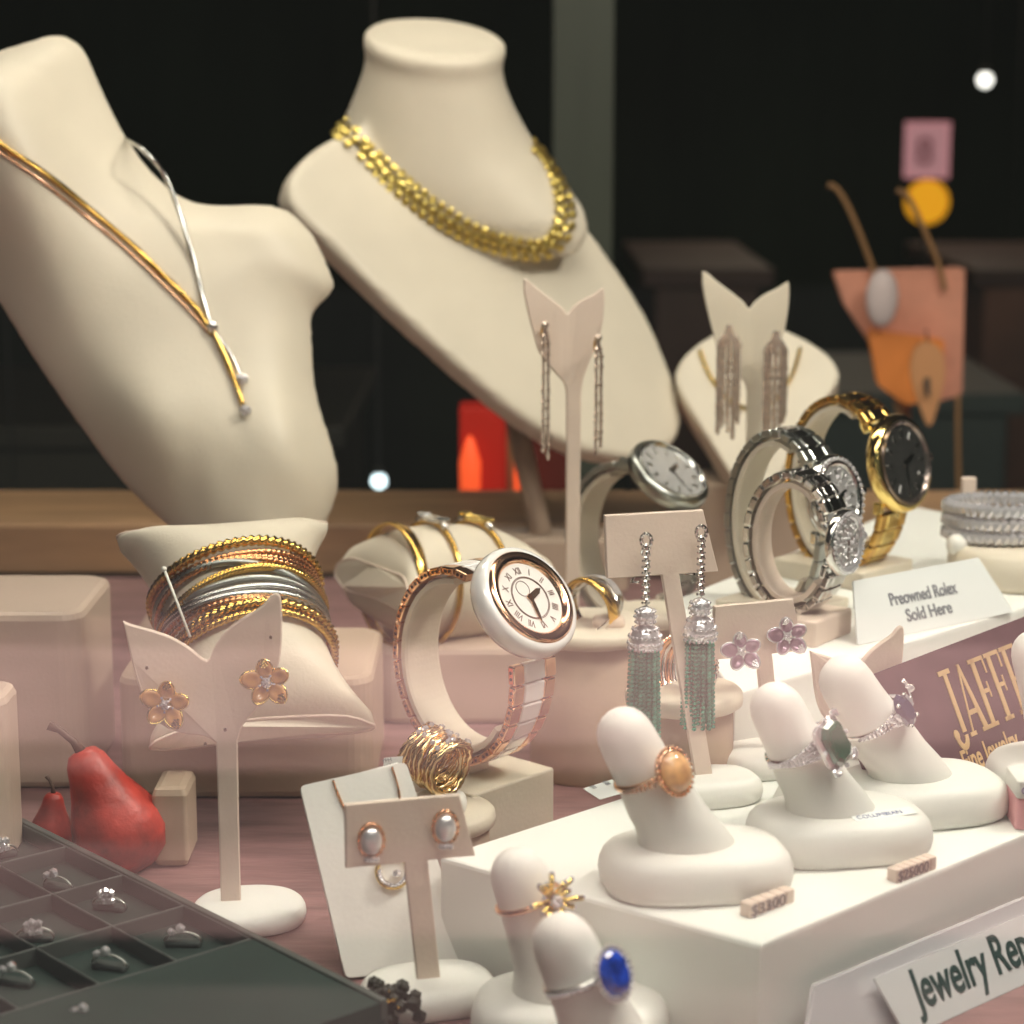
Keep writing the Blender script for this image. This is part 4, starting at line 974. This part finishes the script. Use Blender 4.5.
plm = mat('plum_board', (.085, .04, .05), .5, var=.15, vscale=20, stretch=(1, 6, 6))
plaque('name_plaque', 'plum plaque with large gold serif capitals leaning against the white shelf', 'plaque', [pA, pE, pE+up, pA+up], .25, plm,
       [(serif_caps, 2.15, u1_+.6, w1_-.1, .60, 0, gp, 'gold_capitals'), ('Fine Jewelry', 1.0, u2_+.2, w2_, .68, .015, gp, 'gold_subtitle')])
# tent card on the shelf
q0, q1 = G(858, 645, ZB+.02), G(1014, 612, ZB+.02); dd = (q1-q0); upn = V((-dd.y, dd.x, 0)).normalized()*.9+V((0, 0, 1.9))
plaque('tent_card', 'white tent card advertising pre-owned watches on the white shelf', 'sign', [q0, q1, q1+upn-dd*.12, q0+upn+dd*.08], .08, paper,
       [('Preowned Rolex', .60, 1.95, 1.05, .80, .012, inkg, 'printed_heading'), ('Sold Here', .60, 2.5, .42, .9, .01, inkg, 'printed_subline')])
# Jewelry Repair sign
q0, q1 = G(908, 1038, .02), G(1060, 968, .02); dd = (q1-q0).normalized(); q1 = q0+dd*11; upn = V((-dd.y, dd.x, 0)).normalized()*.75+V((0, 0, 1.45))
plaque('sign_card', 'white card lettered Jewelry Repair at the lower right corner', 'sign', [q0, q1, q1+upn, q0+upn-dd*.45], .06, mat('sign_paper', (.62, .62, .62), .5),
       [('Jewelry Repair', 1.42, .75, .50, .70, .024, ink, 'printed_lettering')])
b = B(); acr = mat('acrylic', (.75, .72, .74), .25, coat=.6, trans=.35)
off = -V((-dd.y, dd.x, 0))
slab(b, [q0-dd*3.6+V((0, 0, .0))+upn*.0-off*.5, q1-off*.5, q1+upn*1.12-off*.45, q0-dd*2.2+upn*1.12-off*.45], .12, -off)
center_tag(b, 'sign_holder', acr, 'pale translucent sign holder behind the lettered card at lower right', 'sign holder')
# pink box right edge
b = B(); c = G(1024, 822, ZA); rbox(b, (c.x+.9, c.y, ZA), (2.6, 1.4, .9), .1, .06); t = thing('tag_box', 'small pink box with a white printed top at the right edge', 'box', (c.x+.9, c.y, ZA)); obj('box_body', b, mat('pink_card', (.72, .36, .38), .5), t, invof(t))
b = B(); rbox(b, (c.x+.9, c.y, ZA+.9), (2.6, 1.45, .5), .1, .04); obj('box_label', b, ringw, t, invof(t)); b = text('GIA 0.85 CT', .28, Matrix.Translation((c.x-.3, c.y-.75, ZA+1.05)) @ Matrix.Rotation(PI/2, 4, 'X'), .01); obj('lettering', b, mat('mauve_ink', (.4, .3, .5), .5), t, invof(t))

# ------------------------------------------------------------------ ring tray
ZT = 1.6
K = G(66, 846, ZT); u = G(184, 905, ZT)-G(66, 846, ZT); ul = u.length/2; u.normalize(); w = V((u.y, -u.x, 0)); 
if w.x > 0: w = -w
wl = 2.2
tray = thing('ring_tray', 'dark green compartment tray of small rings at lower left', 'tray', (K.x, K.y, 0))
Rt = Matrix((u, w, V((0, 0, 1)))).transposed().to_4x4(); Rt = Matrix.Translation((0, 0, 0)) @ Rt
trm = mat('tray_green', (.008, .022, .017), .75, var=.2, vscale=30); trw = mat('tray_wall', (.06, .068, .062), .45)
b = B(); nU, nW = 5, 4; u0, u1 = -ul*1.6, ul*3+5.4
box(b, u0, -.15, 0, u1, wl*nW+.2, ZT-.45, Rt); 
box(b, ul*3+.1, -.0, ZT-.46, u1, wl*nW, ZT, Rt); obj('tray_base', b, trm, tray)
b = B()
for i in range(-1, 4): rbox(b, (ul*i, wl*nW/2, ZT-.5), (.08, wl*nW, .5), .03, .03, M=Rt)
for j in range(nW+1): rbox(b, ((u0+ul*3)/2, wl*j, ZT-.5), (ul*3-u0, .08, .5), .03, .03, M=Rt)
rbox(b, ((u0+u1)/2, -.12, 0), (u1-u0, .22, ZT+.06), .05, .04, M=Rt)
obj('divider', b, trw, tray)
def mini(label, px, py, kind):
    c = G(px, py, ZT-.18); t = thing('small_ring', label, 'ring', (c.x, c.y, ZT-.45), random.Random(px).uniform(-.6, .6), 'small rings in the tray')
    b = B(); rbox(b, (0, .15, 0), (.95, .35, .16), .1, .05); obj('foam_pad', b, mat('foam', (.05, .06, .055), .8), t)
    b = B(); tube(b, [V((.48*math.cos(a), .12, .12+.48*math.sin(a)*.55)) for a in [PI*j/20 for j in range(21)]], .032, 6); obj('band', b, steeld, t)
    b = B()
    for j in range(7 if kind else 4):
        a = j*.9; bead(b, (.20*math.cos(a)*(j > 0)+(.14*(j-2) if not kind else 0), .0, .42+.14*math.sin(a)*(j > 0)), .125)
    obj('diamond_head', b, diam, t)
for i, (x, y, kd, lab) in enumerate(((55, 882, 0, 'small diamond ring in the tray compartment at its far corner'), (107, 902, 1, 'diamond ring in the tray compartment along the right rim, second from the far corner'), (182, 938, 0, 'three-stone diamond ring nearest the closed end of the tray'), (34, 933, 1, 'round cluster diamond ring in the middle row of the tray'), (107, 961, 0, 'slim diamond ring near the middle of the tray, left of the closed end'), (13, 977, 0, 'small diamond ring near the left edge in the third row of the tray'), (2, 850, 1, 'small diamond ring at the left edge, topmost in the tray'), (85, 1019, 0, 'small diamond ring at the bottom edge of the tray'))):
    mini(lab, x, y, kd)
# dark floral brooch at the tray's corner
c = G(384, 1022, 0); t = thing('floral_brooch', 'dark brown bead-petal brooch beside the corner of the tray', 'brooch', (c.x, c.y-.2, 0)); b = B(); rnd = random.Random(9)
for k in range(70):
    a = rnd.uniform(0, 2*PI); q_ = rnd.uniform(.1, 1.0); bead(b, (q_*math.cos(a), q_*.7*math.sin(a), rnd.uniform(.15, 1.3)*(1.1-q_*.5)), rnd.uniform(.12, .24))
obj('dark_petals', b, mat('dark_bead', (.025, .02, .012), .4), t); b = B()
for k in range(9): bead(b, (rnd.uniform(-.6, .6), rnd.uniform(-.6, -.2), rnd.uniform(.6, 1.1)), .06)
obj('gold_beads', b, gold, t)

# ------------------------------------------------------------------ pears
def pear(label, px, py, s, tilt, yaw=0):
    c = G(px, py, 0); R = Matrix.Rotation(yaw, 3, 'Z') @ Matrix.Rotation(-tilt, 3, 'Y')
    t = thing('pear', label, 'pear', (c.x, c.y, 1.1*s), R)
    b = B(); lathe(b, [(.15, -1.25), (.7, -1.2), (1.15, -.85), (1.38, -.3), (1.35, .2), (1.15, .75), (.88, 1.3), (.70, 1.8), (.58, 2.25), (.42, 2.5), (.15, 2.58)], 48, Matrix.Scale(s, 4)); obj('pear_body', b, mat('red_glazed_pear', (.40, .035, .022), .42, bump=1.0, bscale=22, var=.5, vscale=90, coat=0.), t)
    b = B(); tube(b, [V((0, 0, 2.45))*s, V((-.08, 0, 2.9))*s, V((-.3, 0, 3.35))*s, V((-.52, 0, 3.6))*s], [.18*s, .11*s, .1*s, .15*s], 10); obj('stem', b, mat('stem_brown', (.10, .055, .04), .6), t)
pear('red glazed pear with a brown stem between the tray and the leaf stand', 120, 866, 1.04, .40)
pear('smaller red pear half hidden behind the larger one', 52, 850, .5, -.1)

# ------------------------------------------------------------------ right-hand glass bowl with stones
c = Y(1003, 560, 80); t = thing('crystal_bracelet', 'sparkling crystal bracelet on a cream stand at the right edge', 'bracelet', (c.x, 80, 6.4)); b = B()
for k in range(44):
    a = 2*PI*k/44
    for z in (0, .5, 1.0): bead(b, (2.1*math.cos(a), 1.4*math.sin(a), z+.3), .3)
obj('crystal_band', b, mat('crystal', (.75, .73, .76), .08, .6), t); b = B(); ball(b, (-1.9, -.9, .0), .42, 10); obj('pearl', b, ringw, t)
b = B(); lathe(b, [(2.6, 0), (2.75, .2), (2.7, 1.2), (2.4, 1.4)], 48); o = B().add([v+V((c.x+.6, 79.5, ZB)) for v in b.v], b.f, None, True); center_tag(o, 'bracelet_stand', leather, 'cream round stand under the crystal bracelet at the right edge', 'stand')
b = B(); p = Y(965, 575, 82); rbox(b, (p.x, 82, ZB), (.55, .4, 3.4), .1, .05); center_tag(b, 'marker_post', leath2, 'short pink marker post left of the crystal bracelet', 'post')

# ------------------------------------------------------------------ dark shop behind
def cab(label, x0, x1, ytop, y, dep, m, top=None):
    a, c_ = Y(x0, ytop, y), Y(x1, ytop, y); z = a.z; t = thing('shop_cabinet', label, 'cabinet', ((a.x+c_.x)/2, y+dep/2, -90)); iv_ = invof(t)
    b = B(); rbox(b, ((a.x+c_.x)/2, y+dep/2, -90), (c_.x-a.x, dep, z+90-2), .5, .3); obj('cabinet_body', b, m, t, iv_)
    b = B(); rbox(b, ((a.x+c_.x)/2, y+dep/2, z-2), (c_.x-a.x+3, dep+2, 2), .5, .3); obj('counter_top', b, top or m, t, iv_); return z
brn = mat('brown_cabinet', (.13, .065, .045), .5, var=.4, vscale=5); mau = mat('mauve_counter', (.14, .08, .07), .4, var=.2, vscale=5)
cab('dark brown shop cabinet in the background on the right', 655, 760, 268, 235, 40, brn, mau)
cab('long low brown shop cabinet in the background at the far right', 985, 1200, 268, 240, 40, mat('rust_cabinet', (.22, .09, .05), .5, var=.5, vscale=6), mau)
cab('dark shop counter in the background on the left', -200, 330, 425, 190, 40, mat('olive_cabinet', (.035, .030, .020), .5, var=.3, vscale=4))
cab('low dark counter in the background behind the right bust', 740, 1010, 392, 200, 30, mat('green_grey_cabinet', (.06, .08, .07), .5, var=.3, vscale=4))
# lamps, signs
def bulb(label, px, py, y, r, st, col=(1, .97, .9), cord=True):
    c_ = Y(px, py, y); t = thing('pendant_bulb', label, 'lamp', c_); b = B(); ball(b, (0, 0, 0), r, 10); obj('bulb', b, mat('bulb_%d' % px, (.9, .9, .9), .4, emit=col, es=st), t)
    b = B(); lathe(b, [(r*.5, r*.9), (r*.5, r*1.8), (r*.2, r*2)], 14)
    tube(b, [V((0, 0, r*1.9)), V((0, 0, 62-c_.z))], .12, 6); obj('cord', b, ceilm, t)
bulb('round white pendant bulb high in the dark shop at right', 985, 80, 300, .9, 3.2)
bulb('dim pendant bulb near the right edge in the dark shop', 1012, 268, 300, 1.2, .5, (1, .8, .7))
bulb('bluish white pendant bulb seen between the two large busts', 379, 481, 165, .55, 3.5, (.75, .95, 1))
bulb('faint pendant bulb at the left edge in the dark shop', 15, 513, 185, .7, .12, (.8, .7, .6))
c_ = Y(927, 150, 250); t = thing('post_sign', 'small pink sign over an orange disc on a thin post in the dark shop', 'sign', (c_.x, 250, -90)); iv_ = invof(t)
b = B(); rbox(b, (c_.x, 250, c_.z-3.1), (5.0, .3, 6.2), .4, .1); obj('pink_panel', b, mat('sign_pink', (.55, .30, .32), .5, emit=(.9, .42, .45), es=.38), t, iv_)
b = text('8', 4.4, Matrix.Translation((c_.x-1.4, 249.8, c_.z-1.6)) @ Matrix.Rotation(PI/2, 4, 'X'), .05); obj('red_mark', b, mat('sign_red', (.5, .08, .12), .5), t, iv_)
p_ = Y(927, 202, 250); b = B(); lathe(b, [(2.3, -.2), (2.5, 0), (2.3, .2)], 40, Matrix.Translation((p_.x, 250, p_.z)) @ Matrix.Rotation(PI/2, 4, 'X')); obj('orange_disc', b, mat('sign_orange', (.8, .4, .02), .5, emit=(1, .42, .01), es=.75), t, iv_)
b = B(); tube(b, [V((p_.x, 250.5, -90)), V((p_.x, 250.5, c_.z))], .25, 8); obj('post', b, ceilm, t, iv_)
# peach paper vase with stems and a hanging leaf tag
c_ = Y(905, 420, 135); t = thing('gift_arrangement', 'peach and orange paper wrap on thin golden stems in the background', 'paper ornament', (c_.x, 135, -90)); iv_ = invof(t)
def ppoly(pts, y, th):
    b = B(); P_ = [Y(px, py, y) for px, py in pts]; return slab(b, rnd_corners(P_[::-1], .3), th, V((0, -1, 0)))
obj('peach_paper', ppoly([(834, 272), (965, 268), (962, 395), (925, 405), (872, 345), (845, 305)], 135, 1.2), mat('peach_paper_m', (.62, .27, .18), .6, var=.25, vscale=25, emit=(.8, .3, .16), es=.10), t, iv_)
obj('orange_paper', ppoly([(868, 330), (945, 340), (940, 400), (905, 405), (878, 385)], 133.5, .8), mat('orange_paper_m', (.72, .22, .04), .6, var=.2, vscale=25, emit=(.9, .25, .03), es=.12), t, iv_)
b = B(); q_ = Y(882, 298, 132.5); ball(b, (q_.x, 132.5, q_.z), 1.2, 10, (.9, .4, 1.6), None); b2_ = B(); ball(b2_, (0, 0, 0), 1.1, 10, (.9, .5, 1.6)); obj('white_bow', B().add([v+q_ for v in b2_.v], b2_.f), mat('bow_white', (.75, .62, .60), .5), t, iv_)
b = B()
for pts in (((828, 185), (838, 190), (852, 215), (868, 255), (880, 290)), ((897, 190), (908, 197), (922, 225), (938, 262), (945, 290)), ((895, 400), (902, 430), (910, 480), (914, 540)), ((958, 395), (958, 450), (960, 520))):
    P_ = spline([Y(x, y, 134.3) for x, y in pts], 6); P_[0]; tube(b, P_, .17, 6)
P0 = Y(905, 400, 135.5); tube(b, [V((P0.x, 135.6, -90)), P0], .4, 8)
obj('stem', b, mat('stem_gold', (.38, .20, .08), .5), t, iv_)
c_ = Y(928, 350, 128); b = B()
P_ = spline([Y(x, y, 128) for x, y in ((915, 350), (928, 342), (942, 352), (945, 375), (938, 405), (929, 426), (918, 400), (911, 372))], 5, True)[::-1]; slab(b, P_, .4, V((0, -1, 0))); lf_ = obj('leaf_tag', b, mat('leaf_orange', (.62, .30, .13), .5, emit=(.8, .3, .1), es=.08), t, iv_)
b = B(); P_ = [Y(x, y, 127.4) for x, y in ((924, 378), (930, 378), (930, 396), (926, 396))][::-1]; slab(b, P_, .1, V((0, -1, 0))); obj('slot', b, ceilm, lf_, iv_); b = B(); tube(b, [Y(928, 343, 128), Y(926, 330, 132.8)], .06, 6); obj('string', b, ceilm, t, iv_)
# red lantern with a brass rod
c_ = Y(510, 460, 122); t = thing('red_lantern', 'glowing red glass lantern behind the wooden ledge below the tall-necked bust', 'lantern', (c_.x, 122, -90)); iv_ = invof(t)
zz0, zz1 = Y(510, 512, 122).z, Y(510, 405, 122).z; xa, xb, xc = Y(460, 450, 122).x, Y(511, 450, 122).x, Y(575, 450, 122).x
b = B(); rbox(b, ((xa+xb)/2, 122, zz0), (xb-xa, 3, zz1-zz0), .2, .1); obj('red_glass', b, mat('red_glass_m', (.32, .012, .006), .25, emit=(1, .03, .01), es=.22), t, iv_)
b = B(); rbox(b, ((xb+xc)/2+.1, 123, zz0), (xc-xb-.2, 3, zz1-zz0-1), .2, .1); obj('smoked_glass', b, mat('smoked_m', (.09, .02, .015), .2, emit=(1, .1, .03), es=.02), t, iv_)
for xx, ht in ((470, .65), (524, .5)):
    p_ = Y(xx, 480, 120); b = B(); lathe(b, [(.1, 0), (.55, .3), (.6, (zz1-zz0)*ht*.7), (.25, (zz1-zz0)*ht), (.05, (zz1-zz0)*ht+.3)], 16, Matrix.Translation((p_.x, 120.2, zz0+.4))); obj('candle_flame', b, mat('flame_red', (.8, .1, .03), .5, emit=(1, .10, .02), es=.9), t, iv_)
b = B(); tube(b, [V((xb, 120.2, zz0-.3)), V((xb, 120.2, zz1+1.5))], .25, 10); obj('brass_rod', b, mat('dull_brass', (.45, .26, .12), .4, .5), t, iv_)
b = B(); rbox(b, ((xa+xc)/2, 122, -90), (xc-xa+3, 7, zz0+90), .3, .2); obj('plinth', b, brn, t, iv_)
# white dish bases on the ledge area
for px, py, z, a_, lab in ((660, 606, 4.1, 2.3, 'flat cream oval dish behind the T-bar stand of the tassel earrings'),):
    c_ = G(px, py, z); b = B(); pebble(b, a_, a_*.6, .7, (c_.x, c_.y, z-.7), p=2.2); rbox(b, (c_.x, c_.y, 0), (a_*1.2, a_*.8, z-.6), .2, .05); center_tag(b, 'display_dish', leather, lab, 'dish')

# ------------------------------------------------------------------ light
def area(name, loc, size, power, col, target):
    l = bpy.data.lights.new(name, 'AREA'); l.shape = 'RECTANGLE'; l.size, l.size_y = size[0]*U, size[1]*U; l.energy = power; l.color = col
    o = bpy.data.objects.new(name, l); C.objects.link(o); o.location = V(loc)*U
    o.rotation_euler = (V(target)-V(loc)).to_track_quat('-Z', 'Y').to_euler(); return o
area('ceiling_strip_front', (8, 38, 60), (70, 8), 2.25, (1, .945, .85), (5, 66, 0))
area('ceiling_strip_back', (-8, 84, 60), (80, 8), 2.4, (1, .925, .79), (-4, 90, 8))
area('ceiling_spot_right', (40, 62, 56), (10, 10), 2.3, (1, .93, .82), (12, 72, 4))
area('shop_light', (40, 300, 60), (80, 80), 2.5, (1, .8, .6), (20, 280, -60))
sun = bpy.data.lights.new('sun', 'SUN'); sun.energy = 21; sun.color = (1, .93, .9); sun.angle = .02
so = bpy.data.objects.new('sun', sun); C.objects.link(so); so.location = (0, 2, 5); so.rotation_euler = V((.15, -.62, -.9)).to_track_quat('-Z', 'Y').to_euler()
wd = bpy.data.worlds.new('world'); S.world = wd; wd.use_nodes = True; bg = wd.node_tree.nodes['Background']; bg.inputs[0].default_value = (.62, .75, .78, 1); bg.inputs[1].default_value = .25
